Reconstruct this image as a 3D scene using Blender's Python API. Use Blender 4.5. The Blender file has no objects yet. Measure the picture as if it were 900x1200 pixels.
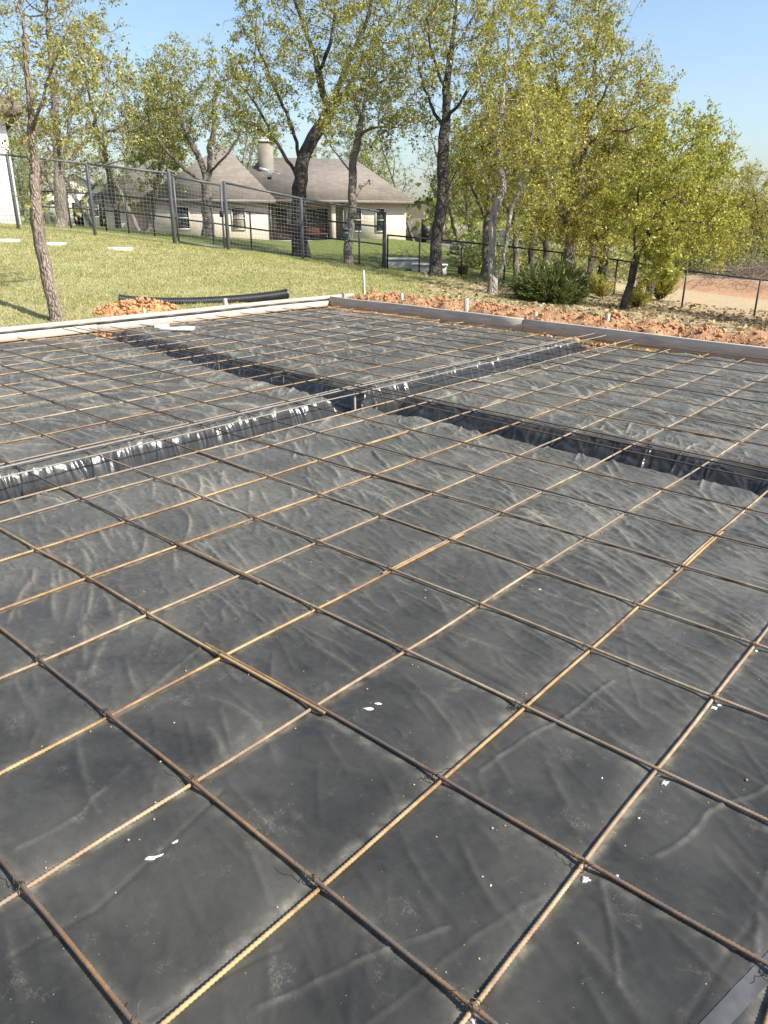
import bpy, math
import numpy as np

# ------------------------------------------------------------------ camera, sky, sun, exposure
scn = bpy.context.scene
COL = scn.collection
CAM = np.array([0.525093, -0.425010, 1.467884])
F_PX, PITCH, ROLL, YAW = 873.0, 0.377, 0.008, -0.717
def cam_axes():
    cy, sy, cp, sp = math.cos(YAW), math.sin(YAW), math.cos(PITCH), math.sin(PITCH)
    f = np.array([sy*cp, cy*cp, -sp]); r = np.array([cy, -sy, 0.0]); u = np.cross(r, f)
    return math.cos(ROLL)*r+math.sin(ROLL)*u, -math.sin(ROLL)*r+math.cos(ROLL)*u, f
RT, UP, FW = cam_axes()
cd = bpy.data.cameras.new('camera'); camera = bpy.data.objects.new('camera', cd); COL.objects.link(camera)
from mathutils import Matrix
camera.matrix_world = Matrix(((RT[0], UP[0], -FW[0], CAM[0]), (RT[1], UP[1], -FW[1], CAM[1]), (RT[2], UP[2], -FW[2], CAM[2]), (0, 0, 0, 1)))
cd.sensor_fit = 'VERTICAL'; cd.sensor_height = 36.0; cd.sensor_width = 27.0; cd.lens = 36.0*F_PX/1200.0
cd.clip_start = 0.05; cd.clip_end = 3000
scn.camera = camera

SUN_EL, SUN_AZ = math.radians(43), math.radians(15)          # azimuth measured from +x towards +y
sd = np.array([math.cos(SUN_AZ)*math.cos(SUN_EL), math.sin(SUN_AZ)*math.cos(SUN_EL), math.sin(SUN_EL)])
w = bpy.data.worlds.new('World'); scn.world = w; w.use_nodes = True
wn = w.node_tree.nodes; wl = w.node_tree.links
bgn = wn['Background']
sky = wn.new('ShaderNodeTexSky'); sky.sky_type = 'NISHITA'; sky.sun_disc = False
sky.sun_elevation = SUN_EL; sky.sun_rotation = math.atan2(sd[0], sd[1]); sky.air_density = 1.0; sky.dust_density = 1.8; sky.ozone_density = 2.2
wl.new(sky.outputs[0], bgn.inputs[0]); bgn.inputs[1].default_value = 0.108
ld = bpy.data.lights.new('sun', 'SUN'); ld.energy = 4.6; ld.angle = math.radians(0.53); ld.color = (1.0, 0.95, 0.88)
sun = bpy.data.objects.new('sun', ld); COL.objects.link(sun)
from mathutils import Vector
sun.rotation_euler = Vector(sd).to_track_quat('Z', 'Y').to_euler(); sun.location = (20, 10, 30)
vs = scn.view_settings; vs.view_transform = 'Standard'; vs.look = 'None'; vs.exposure = 1.05; vs.gamma = 1.0; vs.use_curve_mapping = False
scn.cycles.use_denoising = True
scn.cycles.max_bounces = 6; scn.cycles.transparent_max_bounces = 6; scn.cycles.diffuse_bounces = 3; scn.cycles.glossy_bounces = 3

# ------------------------------------------------------------------ helpers
rng = np.random.default_rng(7)
def at(px, py, d):
    """world point that lies at forward distance d behind photo pixel px, py"""
    return CAM + d*(FW + RT*(px-450)/F_PX + UP*(600-py)/F_PX)
def on_plane(px, py, z=0.0):
    r = FW + RT*(px-450)/F_PX + UP*(600-py)/F_PX
    return CAM + r*(z-CAM[2])/r[2]

def mesh_data(name, V, faces, smooth=False, mats=(), midx=None):
    """V (n,3); faces: array (m,k) or a list of such arrays"""
    V = np.asarray(V, float)
    if not isinstance(faces, list): faces = [faces]
    faces = [np.asarray(f, int) for f in faces if len(f)]
    me = bpy.data.meshes.new(name)
    me.vertices.add(len(V)); me.vertices.foreach_set('co', V.astype(np.float32).ravel())
    nl = sum(f.size for f in faces); nf = sum(len(f) for f in faces)
    me.loops.add(nl); me.polygons.add(nf)
    me.loops.foreach_set('vertex_index', np.concatenate([f.ravel() for f in faces]).astype(np.int32))
    tot = np.concatenate([np.full(len(f), f.shape[1]) for f in faces]).astype(np.int32)
    me.polygons.foreach_set('loop_start', (np.cumsum(tot)-tot).astype(np.int32))
    if smooth: me.polygons.foreach_set('use_smooth', np.ones(nf, bool))
    for m in mats: me.materials.append(m)
    if midx is not None: me.polygons.foreach_set('material_index', np.asarray(midx, np.int32))
    me.update(calc_edges=True)
    return me
def obj(name, data, parent=None, loc=None):
    o = bpy.data.objects.new(name, data); COL.objects.link(o)
    if parent is not None: o.parent = parent
    if loc is not None: o.location = loc
    return o
def build(name, V, faces, mat, parent=None, smooth=False):
    return obj(name, mesh_data(name, V, faces, smooth, [mat]), parent)
def empty(name, loc=(0, 0, 0), rz=0.0):
    o = bpy.data.objects.new(name, None); COL.objects.link(o); o.location = loc; o.rotation_euler = (0, 0, rz); o.empty_display_size = 0.2
    return o
def tag(o, label=None, cat=None, group=None, kind=None):
    for k, v in (('label', label), ('category', cat), ('group', group), ('kind', kind)):
        if v: o[k] = v
    return o
def copy_tree(o, parent=None):
    c = o.copy(); COL.objects.link(c)
    if parent is not None: c.parent = parent
    for ch in list(o.children): copy_tree(ch, c)
    return c

class MB:
    """collects boxes, bars, tubes into one mesh"""
    def __init__(s): s.V = []; s.F = {}; s.n = 0
    def add(s, V, F):
        V = np.asarray(V, float); F = np.asarray(F, int)
        s.V.append(V); s.F.setdefault(F.shape[1], []).append(F+s.n); s.n += len(V); return s
    def box(s, c, size, rz=0.0, bev=0.0, tilt=None):
        hx, hy, hz = np.array(size)/2.0
        if bev <= 0:
            P = np.array([[x, y, z] for z in (-hz, hz) for x, y in ((-hx, -hy), (hx, -hy), (hx, hy), (-hx, hy))])
            Fq = [(3, 2, 1, 0), (4, 5, 6, 7), (0, 1, 5, 4), (1, 2, 6, 5), (2, 3, 7, 6), (3, 0, 4, 7)]
            P = s._rot(P, rz, tilt); s.add(P+np.array(c), Fq); return s
        b = min(bev, hx*.9, hy*.9, hz*.9); rings = []
        for z, ins in ((-hz, b), (-hz+b, 0), (hz-b, 0), (hz, b)):
            ax, ay = hx-ins, hy-ins; k = b if ins == 0 else b*.5
            rings.append([(-ax+k, -ay, z), (ax-k, -ay, z), (ax, -ay+k, z), (ax, ay-k, z), (ax-k, ay, z), (-ax+k, ay, z), (-ax, ay-k, z), (-ax, -ay+k, z)])
        P = s._rot(np.array(rings).reshape(-1, 3), rz, tilt)
        Fq = [(r*8+i, r*8+(i+1) % 8, r*8+8+(i+1) % 8, r*8+8+i) for r in range(3) for i in range(8)]
        n0 = s.n; s.add(P+np.array(c), Fq)
        s.F.setdefault(8, []).append(np.array([[n0+i for i in range(7, -1, -1)], [n0+24+i for i in range(8)]])); return s
    @staticmethod
    def _rot(P, rz, tilt=None):
        if tilt:
            a, b = tilt
            ca, sa = math.cos(a), math.sin(a); P = P @ np.array([[1, 0, 0], [0, ca, sa], [0, -sa, ca]])
            cb, sb = math.cos(b), math.sin(b); P = P @ np.array([[cb, 0, -sb], [0, 1, 0], [sb, 0, cb]])
        c, q = math.cos(rz), math.sin(rz)
        return P @ np.array([[c, q, 0], [-q, c, 0], [0, 0, 1]])
    def tube(s, pts, r, n=6, cap=True):
        pts = np.asarray(pts, float); r = np.broadcast_to(np.asarray(r, float), (len(pts),))
        t = np.gradient(pts, axis=0); t /= np.linalg.norm(t, axis=1)[:, None]+1e-12
        m = np.abs(t.mean(0)); ref = np.eye(3)[int(np.argmin(m))]
        a = np.cross(t, ref); a /= np.linalg.norm(a, axis=1)[:, None]+1e-12; b = np.cross(t, a)
        th = np.arange(n)*2*math.pi/n
        P = pts[:, None, :]+r[:, None, None]*(a[:, None, :]*np.cos(th)[None, :, None]+b[:, None, :]*np.sin(th)[None, :, None])
        k = np.arange(len(pts)-1)[:, None]*n; i = np.arange(n)[None, :]; j = (i+1) % n
        Fq = np.stack([k+i, k+n+i, k+n+j, k+j], -1).reshape(-1, 4)
        n0 = s.n; s.add(P.reshape(-1, 3), Fq)
        if cap and n > 2:
            e = n0+(len(pts)-1)*n
            s.F.setdefault(n, []).append(np.array([[n0+q for q in range(n)], [e+q for q in range(n-1, -1, -1)]]))
        return s
    def cyl(s, a, b, r, n=10): return s.tube([a, b], r, n)
    def build(s, name, mat, parent=None, smooth=False):
        return build(name, np.concatenate(s.V), [np.concatenate(f) for f in s.F.values()], mat, parent, smooth)

# gradient noise
_pt = rng.permutation(1024); _pt = np.concatenate([_pt, _pt, _pt]); _ga = rng.uniform(0, 2*math.pi, 1024); _gx, _gy = np.cos(_ga), np.sin(_ga)
def noise(x, y, seed=0):
    x = np.asarray(x, float)+seed*37.17; y = np.asarray(y, float)+seed*91.73
    xi = np.floor(x).astype(int); yi = np.floor(y).astype(int); xf, yf = x-xi, y-yi
    u = xf*xf*xf*(xf*(xf*6-15)+10); v = yf*yf*yf*(yf*(yf*6-15)+10)
    def gr(ix, iy, dx, dy):
        h = _pt[(_pt[ix & 1023]+(iy & 1023))]; return _gx[h]*dx+_gy[h]*dy
    a = gr(xi, yi, xf, yf); b = gr(xi+1, yi, xf-1, yf); c = gr(xi, yi+1, xf, yf-1); d = gr(xi+1, yi+1, xf-1, yf-1)
    return 1.5*((a*(1-u)+b*u)*(1-v)+(c*(1-u)+d*u)*v)
def fbm(x, y, oct=4, seed=0, gain=.5):
    s = 0; a = 1.0
    for o in range(oct): s = s+a*noise(x*2**o, y*2**o, seed+o*3); a *= gain
    return s
def sstep(a, b, x):
    t = np.clip((x-a)/(b-a), 0, 1); return t*t*(3-2*t)

# ------------------------------------------------------------------ materials
class NT:
    def __init__(s, name):
        s.m = bpy.data.materials.new(name); s.m.use_nodes = True; s.t = s.m.node_tree; s.N = s.t.nodes; s.b = s.N['Principled BSDF']
    def n(s, typ, **kw):
        nd = s.N.new(typ)
        for k, v in kw.items():
            if k.startswith('i_'):
                key = k[2:]; key = int(key) if key.isdigit() else key.replace('_', ' ')
                nd.inputs[key].default_value = v
            else: setattr(nd, k, v)
        return nd
    def l(s, a, b): s.t.links.new(a, b)
    def coord(s, out='Object', scale=(1, 1, 1), rot=(0, 0, 0)):
        tc = s.n('ShaderNodeTexCoord'); mp = s.n('ShaderNodeMapping'); mp.inputs['Scale'].default_value = scale; mp.inputs['Rotation'].default_value = rot
        s.l(tc.outputs[out], mp.inputs[0]); return mp.outputs[0]
    def noise(s, vec, scale, detail=5, rough=.55, dist=0):
        t = s.n('ShaderNodeTexNoise'); t.inputs['Scale'].default_value = scale; t.inputs['Detail'].default_value = detail; t.inputs['Roughness'].default_value = rough; t.inputs['Distortion'].default_value = dist
        if vec is not None: s.l(vec, t.inputs['Vector'])
        return t.outputs['Fac']
    def ramp(s, fac, stops, interp='LINEAR'):
        r = s.n('ShaderNodeValToRGB'); r.color_ramp.interpolation = interp; e = r.color_ramp.elements
        for i, (p, c) in enumerate(stops):
            q = e[i] if i < 2 else e.new(p)
            q.position = p; q.color = (*c, 1) if len(c) == 3 else c
        s.l(fac, r.inputs[0]); return r.outputs[0]
    def mix(s, fac, a, b, mode='MIX'):
        m = s.n('ShaderNodeMix', data_type='RGBA', blend_type=mode)
        for sock, v in ((m.inputs[0], fac), (m.inputs[6], a), (m.inputs[7], b)):
            if isinstance(v, (int, float)): sock.default_value = v
            elif isinstance(v, tuple): sock.default_value = (*v, 1) if len(v) == 3 else v
            else: s.l(v, sock)
        return m.outputs[2]
    def math(s, op, a, b=0.0, clamp=False):
        m = s.n('ShaderNodeMath', operation=op, use_clamp=clamp)
        for sock, v in ((m.inputs[0], a), (m.inputs[1], b)):
            if isinstance(v, (int, float)): sock.default_value = v
            else: s.l(v, sock)
        return m.outputs[0]
    def attr(s, name):
        return s.n('ShaderNodeAttribute', attribute_name=name).outputs['Fac']
    def bump(s, h, strength=.5, dist=.02):
        b = s.n('ShaderNodeBump'); b.inputs['Strength'].default_value = strength; b.inputs['Distance'].default_value = dist
        s.l(h, b.inputs['Height']); s.l(b.outputs[0], s.b.inputs['Normal'])
    def col(s, c):
        if isinstance(c, tuple): s.b.inputs['Base Color'].default_value = (*c, 1)
        else: s.l(c, s.b.inputs['Base Color'])
    def set(s, rough=.6, metal=0.0, spec=.5):
        if isinstance(rough, (int, float)): s.b.inputs['Roughness'].default_value = rough
        else: s.l(rough, s.b.inputs['Roughness'])
        s.b.inputs['Metallic'].default_value = metal; s.b.inputs['Specular IOR Level'].default_value = spec
        return s.m
def rgb3(h): return tuple(h)
def simple(name, c, rough=.6, metal=0, var=.25, scale=8.0, bump=0.0, spec=.5, bscale=None):
    t = NT(name); v = t.coord()
    n1 = t.noise(v, scale, 6)
    t.col(t.ramp(n1, [(.3, tuple(x*(1-var) for x in c)), (.7, tuple(min(1, x*(1+var)) for x in c))]))
    if bump: t.bump(t.noise(v, bscale or scale*6, 4), bump, .01)
    return t.set(rough, metal, spec)

def plastic_mat():
    t = NT('black_polyethylene'); v = t.coord()
    dust_crest_light = t.attr('dust_crest_light')  # also carries the sunlight painted on the wrinkle crests
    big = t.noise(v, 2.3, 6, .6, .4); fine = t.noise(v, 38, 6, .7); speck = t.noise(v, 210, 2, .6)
    d1 = t.math('MULTIPLY', dust_crest_light, t.ramp(fine, [(.33, (.35,)*3), (.66, (1,)*3)]))
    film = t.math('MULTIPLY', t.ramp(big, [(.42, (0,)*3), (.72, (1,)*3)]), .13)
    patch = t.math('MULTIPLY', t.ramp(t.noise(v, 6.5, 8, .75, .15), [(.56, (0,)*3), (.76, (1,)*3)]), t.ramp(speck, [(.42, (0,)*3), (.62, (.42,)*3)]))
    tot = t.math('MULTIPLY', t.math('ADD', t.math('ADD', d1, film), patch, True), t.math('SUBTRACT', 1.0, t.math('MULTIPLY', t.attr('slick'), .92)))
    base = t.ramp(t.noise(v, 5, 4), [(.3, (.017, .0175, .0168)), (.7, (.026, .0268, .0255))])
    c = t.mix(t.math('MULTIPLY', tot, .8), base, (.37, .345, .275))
    sp = t.ramp(t.noise(v, 120, 1, .5), [(.80, (0,)*3), (.82, (1,)*3)])
    c = t.mix(t.math('MULTIPLY', sp, .4), c, (.5, .45, .36))
    t.col(c)
    ro = t.math('SUBTRACT', t.math('ADD', t.math('SUBTRACT', t.math('MULTIPLY', tot, .25), t.math('MULTIPLY', t.attr('slick'), .10)), .31), t.math('MULTIPLY', t.attr('slick'), .03))
    h = t.math('ADD', t.math('MULTIPLY', t.noise(t.coord(scale=(.6, 1.3, 1), rot=(0, 0, -.35)), 15, 5, .55, .8), .8), t.math('MULTIPLY', fine, .06))
    t.bump(h, .16, .018)
    t.set(ro, 0, .2); t.l(t.math('ADD', t.math('MULTIPLY', t.attr('slick'), .20), .28), t.b.inputs['Specular IOR Level'])
    return t.m
def rebar_mat(name, straw, brown, steel, bias):
    """patchy mill scale and rust: steel, brown, rust and straw along each bar"""
    t = NT(name); v = t.coord()
    a = t.noise(v, 1.7, 6, .7, .3); b = t.noise(v, 55, 4, .7)
    m = t.math('ADD', t.math('MULTIPLY', a, .78), t.math('MULTIPLY', b, .22))
    c = t.ramp(m, [(bias-.16, steel), (bias-.04, brown), (bias+.03, tuple(.5*(x+y) for x, y in zip(straw, brown))), (bias+.11, straw)])
    c = t.mix(t.math('MULTIPLY', t.ramp(t.noise(v, 9, 5), [(.55, (0,)*3), (.68, (1,)*3)]), .6), c, tuple(x*.5 for x in brown))
    t.col(c); t.bump(b, .4, .002)
    return t.set(.72, .1, .3)
def bark_mat(name, lo, hi, scale=9):
    t = NT(name); v = t.coord(scale=(1, 1, .22))
    vo = t.n('ShaderNodeTexVoronoi', feature='DISTANCE_TO_EDGE'); vo.inputs['Scale'].default_value = scale*1.6; t.l(v, vo.inputs['Vector'])
    n1 = t.noise(v, scale, 7, .7); n2 = t.noise(t.coord(), 2.0, 4)
    c = t.ramp(n1, [(.32, lo), (.68, hi)]); c = t.mix(t.ramp(n2, [(.45, (0,)*3), (.75, (.5,)*3)]), c, tuple(min(1, x*1.3) for x in hi))
    t.col(c)
    t.bump(t.math('ADD', t.math('MULTIPLY', n1, .6), t.math('MULTIPLY', t.ramp(vo.outputs['Distance'], [(0, (0,)*3), (.25, (1,)*3)]), .7)), .9, .05)
    return t.set(.9, 0, .2)
def leaf_mat(name, stops, trans=.44):
    t = NT(name); g = t.n('ShaderNodeNewGeometry')
    c = t.ramp(g.outputs['Random Per Island'], stops)
    df = t.n('ShaderNodeBsdfDiffuse'); tr = t.n('ShaderNodeBsdfTranslucent'); gl = t.n('ShaderNodeBsdfGlossy'); gl.inputs['Roughness'].default_value = .45
    t.l(c, df.inputs[0]); t.l(t.mix(.35, c, (.29, .275, .07)), tr.inputs[0])
    mx = t.n('ShaderNodeMixShader'); mx.inputs[0].default_value = trans; t.l(df.outputs[0], mx.inputs[1]); t.l(tr.outputs[0], mx.inputs[2])
    m2 = t.n('ShaderNodeMixShader'); m2.inputs[0].default_value = .022; t.l(mx.outputs[0], m2.inputs[1]); t.l(gl.outputs[0], m2.inputs[2])
    t.N.remove(t.b); t.l(m2.outputs[0], t.N['Material Output'].inputs[0])
    return t.m
def brick_mat(name, c1, c2, mortar, bw, bh, rz=0.0, ms=.012, rough=.85):
    t = NT(name)
    tc = t.n('ShaderNodeTexCoord'); uv = t.n('ShaderNodeUVMap') if False else None
    v = t.coord()
    # object space: walls are vertical; use (x+y, z)
    sp = t.n('ShaderNodeSeparateXYZ'); t.l(v, sp.inputs[0]); cb = t.n('ShaderNodeCombineXYZ')
    t.l(t.math('ADD', sp.outputs[0], sp.outputs[1]), cb.inputs[0]); t.l(sp.outputs[2], cb.inputs[1])
    b = t.n('ShaderNodeTexBrick'); b.inputs['Scale'].default_value = 1; b.inputs['Brick Width'].default_value = bw; b.inputs['Row Height'].default_value = bh; b.inputs['Mortar Size'].default_value = ms
    b.inputs['Color1'].default_value = (*c1, 1); b.inputs['Color2'].default_value = (*c2, 1); b.inputs['Mortar'].default_value = (*mortar, 1)
    t.l(cb.outputs[0], b.inputs['Vector'])
    n = t.noise(v, 3.1, 5); t.col(t.mix(.35, b.outputs[0], t.ramp(n, [(.3, tuple(x*.75 for x in c1)), (.7, tuple(min(1, x*1.15) for x in c2))])))
    t.bump(t.math('SUBTRACT', 1.0, b.outputs['Fac']), .5, .01)
    return t.set(rough, 0, .3)
def shingle_mat():
    t = NT('roof_shingles'); v = t.coord(); sp = t.n('ShaderNodeSeparateXYZ'); t.l(v, sp.inputs[0]); cb = t.n('ShaderNodeCombineXYZ')
    t.l(t.math('ADD', sp.outputs[0], sp.outputs[1]), cb.inputs[0]); t.l(t.math('MULTIPLY', sp.outputs[2], 1.5), cb.inputs[1])
    b = t.n('ShaderNodeTexBrick'); b.inputs['Scale'].default_value = 1; b.inputs['Brick Width'].default_value = .45; b.inputs['Row Height'].default_value = .2; b.inputs['Mortar Size'].default_value = .018
    b.inputs['Color1'].default_value = (.215, .19, .16, 1); b.inputs['Color2'].default_value = (.15, .13, .108, 1); b.inputs['Mortar'].default_value = (.10, .088, .075, 1); b.inputs['Bias'].default_value = .1
    t.l(cb.outputs[0], b.inputs['Vector'])
    t.col(t.mix(.4, b.outputs[0], t.ramp(t.noise(v, 1.4, 6, .65), [(.3, (.13, .115, .098)), (.7, (.25, .22, .185))])))
    return t.set(.9, 0, .25)
def wood_mat(name, c, rough=.75, axis=0, dirt=.4):
    t = NT(name); s = [14, 14, 14]; s[axis] = .9
    v = t.coord(scale=tuple(s)); g = t.noise(v, 2.2, 6, .6, .6); v2 = t.coord(); n2 = t.noise(v2, 3.2, 6, .65)
    cc = t.ramp(g, [(.3, tuple(x*.72 for x in c)), (.7, tuple(min(1, x*1.15) for x in c))])
    cc = t.mix(t.math('MULTIPLY', t.ramp(n2, [(.5, (0,)*3), (.72, (1,)*3)]), dirt), cc, (.25, .15, .09))
    t.col(cc); t.bump(g, .35, .004); return t.set(rough, 0, .35)
def ground_mat():
    t = NT('lawn_soil'); v = t.coord()
    clay, sand, green, wet = t.attr('clay'), t.attr('sand'), t.attr('green'), t.attr('road')
    n_big = t.noise(v, .35, 5, .6); n_mid = t.noise(v, 2.2, 6, .65); n_fine = t.noise(v, 22, 6, .75); n_gr = t.noise(t.coord(scale=(60, 60, 60)), 1.0, 4, .8)
    dry = t.ramp(n_fine, [(.30, (.20, .18, .085)), (.5, (.345, .31, .16)), (.72, (.50, .445, .26))])
    grn = t.ramp(n_gr, [(.3, (.055, .075, .018)), (.55, (.13, .155, .04)), (.75, (.26, .25, .085))])
    gmix = t.math('ADD', t.math('MULTIPLY', t.ramp(n_mid, [(.40, (0,)*3), (.68, (1,)*3)]), .55), t.math('SUBTRACT', t.ramp(n_big, [(.4, (0,)*3), (.65, (.25,)*3)]), .05), True)
    gmix = t.math('ADD', gmix, green, True)
    c = t.mix(gmix, dry, grn)
    sandc = t.ramp(n_fine, [(.28, (.17, .125, .075)), (.5, (.36, .28, .17)), (.75, (.52, .44, .30))])
    sandn = t.ramp(t.math('ADD', t.math('MULTIPLY', n_mid, .6), t.math('MULTIPLY', sand, .8)), [(.50, (0,)*3), (.70, (1,)*3)])
    c = t.mix(sandn, c, sandc)
    clayc = t.ramp(t.noise(v, 9, 8, .72), [(.28, (.17, .085, .045)), (.48, (.33, .19, .108)), (.64, (.45, .29, .175)), (.8, (.55, .42, .29))])
    clayn = t.ramp(t.math('ADD', t.math('MULTIPLY', t.noise(v, 6, 6, .7), .5), clay), [(.66, (0,)*3), (.8, (1,)*3)])
    c = t.mix(clayn, c, clayc)
    roadc = t.ramp(n_fine, [(.3, (.36, .34, .31)), (.7, (.5, .48, .44))])
    c = t.mix(t.ramp(wet, [(.45, (0,)*3), (.55, (1,)*3)]), c, roadc)
    t.col(c); t.bump(t.math('ADD', n_fine, t.math('MULTIPLY', n_gr, .8)), .7, .035)
    return t.set(.95, 0, .15)

M = {}
M['plastic'] = plastic_mat(); M['ground'] = ground_mat()
_st, _br, _gr = (.37, .255, .12), (.19, .105, .052), (.12, .105, .092)
RB = [rebar_mat('rusty_rebar_gold', _st, _br, _gr, .47), rebar_mat('rusty_rebar_brown', (.34, .23, .115), (.185, .11, .058), (.09, .078, .07), .60),
      rebar_mat('rusty_rebar_grey', (.39, .31, .20), (.24, .165, .10), (.19, .175, .155), .53), rebar_mat('steel_bar_silver', (.24, .20, .15), (.20, .19, .175), (.24, .235, .23), .56), rebar_mat('dark_steel_bar', (.20, .125, .07), (.11, .075, .05), (.06, .055, .052), .55)]
M['wire'] = simple('tie_wire_steel', (.10, .075, .05), .5, .6)
M['board_pale'] = wood_mat('pale_form_board', (.47, .42, .34), .85, 1, .45); M['board_grey'] = wood_mat('grey_form_board', (.46, .41, .335), .85, 0, .4)
M['stake'] = wood_mat('pine_stake', (.62, .53, .38), .8, 2, .15)
M['scrap'] = wood_mat('white_board', (.72, .70, .65), .7, 0, .15)
M['clay'] = simple('red_clay', (.44, .225, .105), .95, 0, .45, 6, .8, .1, 40)
M['pipe'] = simple('black_corrugated_plastic', (.018, .018, .019), .42, 0, .3, 5)
M['fence'] = simple('dark_painted_steel', (.085, .09, .098), .55, .2, .2, 10); M['black_fence'] = simple('black_painted_pipe', (.02, .02, .022), .5, .2, .2, 10)
M['mesh_wire'] = simple('grey_fence_wire', (.27, .28, .28), .5, .4, .1)
M['lid'] = simple('pale_lid', (.62, .60, .52), .6, 0, .15, 6)
M['bark_dark'] = bark_mat('dark_oak_bark', (.030, .026, .023), (.115, .10, .085)); M['bark_grey'] = bark_mat('grey_oak_bark', (.075, .062, .052), (.25, .215, .175)); M['bark_pale'] = bark_mat('pale_bark', (.14, .125, .105), (.38, .34, .29)); M['bark_tan'] = bark_mat('tan_young_bark', (.13, .10, .075), (.33, .27, .21), 14)
M['leaf_oak'] = leaf_mat('oak_leaves', [(0, (0.136, 0.148, 0.029)), (.4, (0.270, 0.272, 0.062)), (.75, (0.445, 0.412, 0.113)), (1, (0.620, 0.566, 0.193))])
M['leaf_yellow'] = leaf_mat('young_yellow_leaves', [(0, (0.155, 0.158, 0.031)), (.45, (0.311, 0.300, 0.064)), (.8, (0.479, 0.420, 0.099)), (1, (0.560, 0.541, 0.196))])
M['leaf_spring'] = leaf_mat('spring_green_leaves', [(0, (0.152, 0.158, 0.028)), (.45, (0.317, 0.309, 0.055)), (.8, (0.522, 0.452, 0.092)), (1, (0.568, 0.558, 0.171))])
M['leaf_fresh'] = leaf_mat('fresh_lime_leaves', [(0, (0.152, 0.183, 0.023)), (.45, (0.334, 0.352, 0.048)), (.85, (0.514, 0.484, 0.079)), (1, (0.543, 0.547, 0.161))])
M['leaf_dull'] = leaf_mat('dull_wood_leaves', [(0, (0.106, 0.124, 0.032)), (.5, (0.225, 0.251, 0.065)), (1, (0.390, 0.401, 0.130))])
M['leaf_cedar'] = leaf_mat('cedar_needles', [(0, (.030, .050, .014)), (.5, (.075, .10, .024)), (1, (.20, .20, .05))], .25)
M['grass'] = leaf_mat('mown_grass', [(0, (0.146, 0.187, 0.039)), (.4, (0.280, 0.297, 0.088)), (.75, (0.448, 0.424, 0.165)), (1, (0.582, 0.528, 0.264))], .3)
M['brick'] = brick_mat('tan_brick', (.58, .50, .40), (.50, .42, .33), (.50, .45, .38), .22, .085)
M['brick_pale'] = brick_mat('cream_brick', (.60, .52, .41), (.52, .44, .34), (.58, .54, .47), .22, .085)
M['brick_white'] = brick_mat('white_painted_brick', (.78, .76, .72), (.72, .70, .66), (.50, .48, .45), .40, .145, 0, .014)
M['roof'] = shingle_mat(); M['fascia'] = simple('brown_fascia', (.14, .115, .095), .6); M['trim'] = simple('cream_trim', (.62, .57, .48), .6, 0, .1)
M['chimney'] = simple('beige_chimney_siding', (.20, .175, .145), .85, 0, .15, 2); M['siding'] = simple('white_siding', (.74, .71, .64), .7, 0, .08); M['glass'] = simple('dark_window_glass', (.03, .035, .042), .08, 0, .1, 2)
M['dark'] = simple('dark_paint', (.03, .03, .032), .5); M['red_fabric'] = simple('dark_red_paint', (.09, .028, .02), .7); M['white_plastic'] = simple('white_plastic', (.75, .75, .75), .4, 0, .05)
M['box_green'] = simple('pale_green_utility_box', (.40, .41, .34), .6, 0, .12); M['box_lid'] = simple('pale_grey_lid', (.58, .58, .54), .6, 0, .1); M['rust'] = simple('rusty_drum', (.10, .045, .025), .8)
M['truck'] = simple('dark_truck_paint', (.03, .035, .045), .25, .1, .1); M['rubber'] = simple('tyre_rubber', (.022, .022, .022), .9); M['rim'] = simple('wheel_rim', (.45, .45, .46), .35, .7, .1)
M['feeder'] = simple('blue_green_feeder', (.05, .095, .10), .6); M['twig'] = simple('dead_twigs', (.22, .175, .14), .9, 0, .4, 3); M['tape'] = simple('grey_seam_tape', (.06, .061, .061), .30, 0, .2, 30)
M['paint'] = simple('white_paint_drip', (.66, .65, .61), .7, 0, .25, 90); M['crumb'] = simple('dry_mud_crumbs', (.33, .25, .16), .95, 0, .3, 60)

# ------------------------------------------------------------------ terrain
CP = [np.array([-9.6, y, -.05]) for y in (-6, -2, 2, 6)]+[np.array([x, 9.4, z]) for x, z in ((-9.6, -.06), (-6, -.1), (-3, -.2), (0, -.3), (4, -.4))]+[np.array([3., -5, -.1]), np.array([3., 3, -.2]), np.array([-4., -8, 0.])]
CPX = [(68, 377, 10.9), (0, 330, 13), (0, 300, 15.6), (200, 322, 15.2), (60, 287, 17.5), (139, 287, 17.5), (112, 277, 20.5), (0, 264, 20.5), (25, 263, 24), (205, 285, 21), (268, 295, 21.5), (355, 303, 22.5), (451, 320, 24),
       (330, 318, 17.5), (420, 332, 16.5), (508, 322, 22), (578, 348, 18.5), (640, 352, 18), (727, 363, 17), (757, 350, 22), (798, 365, 22), (883, 373, 22), (719, 345, 24), (850, 338, 31), (900, 322, 38), (352, 302, 27), (407, 308, 24),
       (478, 279, 50), (330, 284, 50), (200, 281, 50), (80, 264, 42), (100, 256, 75), (545, 298, 50), (520, 305, 30), (610, 312, 45), (700, 318, 45), (900, 306, 60), (700, 296, 90), (450, 285, 110), (100, 250, 120), (-200, 255, 60), (-150, 262, 24), (1100, 325, 50), (1000, 390, 18)]
CP = np.array(CP+[at(*c) for c in CPX])
def _tps(r2): return np.where(r2 > 1e-9, r2*np.log(r2+1e-12)*.5, 0)
_n = len(CP); _K = _tps(((CP[:, None, :2]-CP[None, :, :2])**2).sum(-1))+np.eye(_n)*12.0
_Pm = np.hstack([np.ones((_n, 1)), CP[:, :2]]); _A = np.block([[_K, _Pm], [_Pm.T, np.zeros((3, 3))]])
_wt = np.linalg.solve(_A, np.concatenate([CP[:, 2], np.zeros(3)]))
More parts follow.
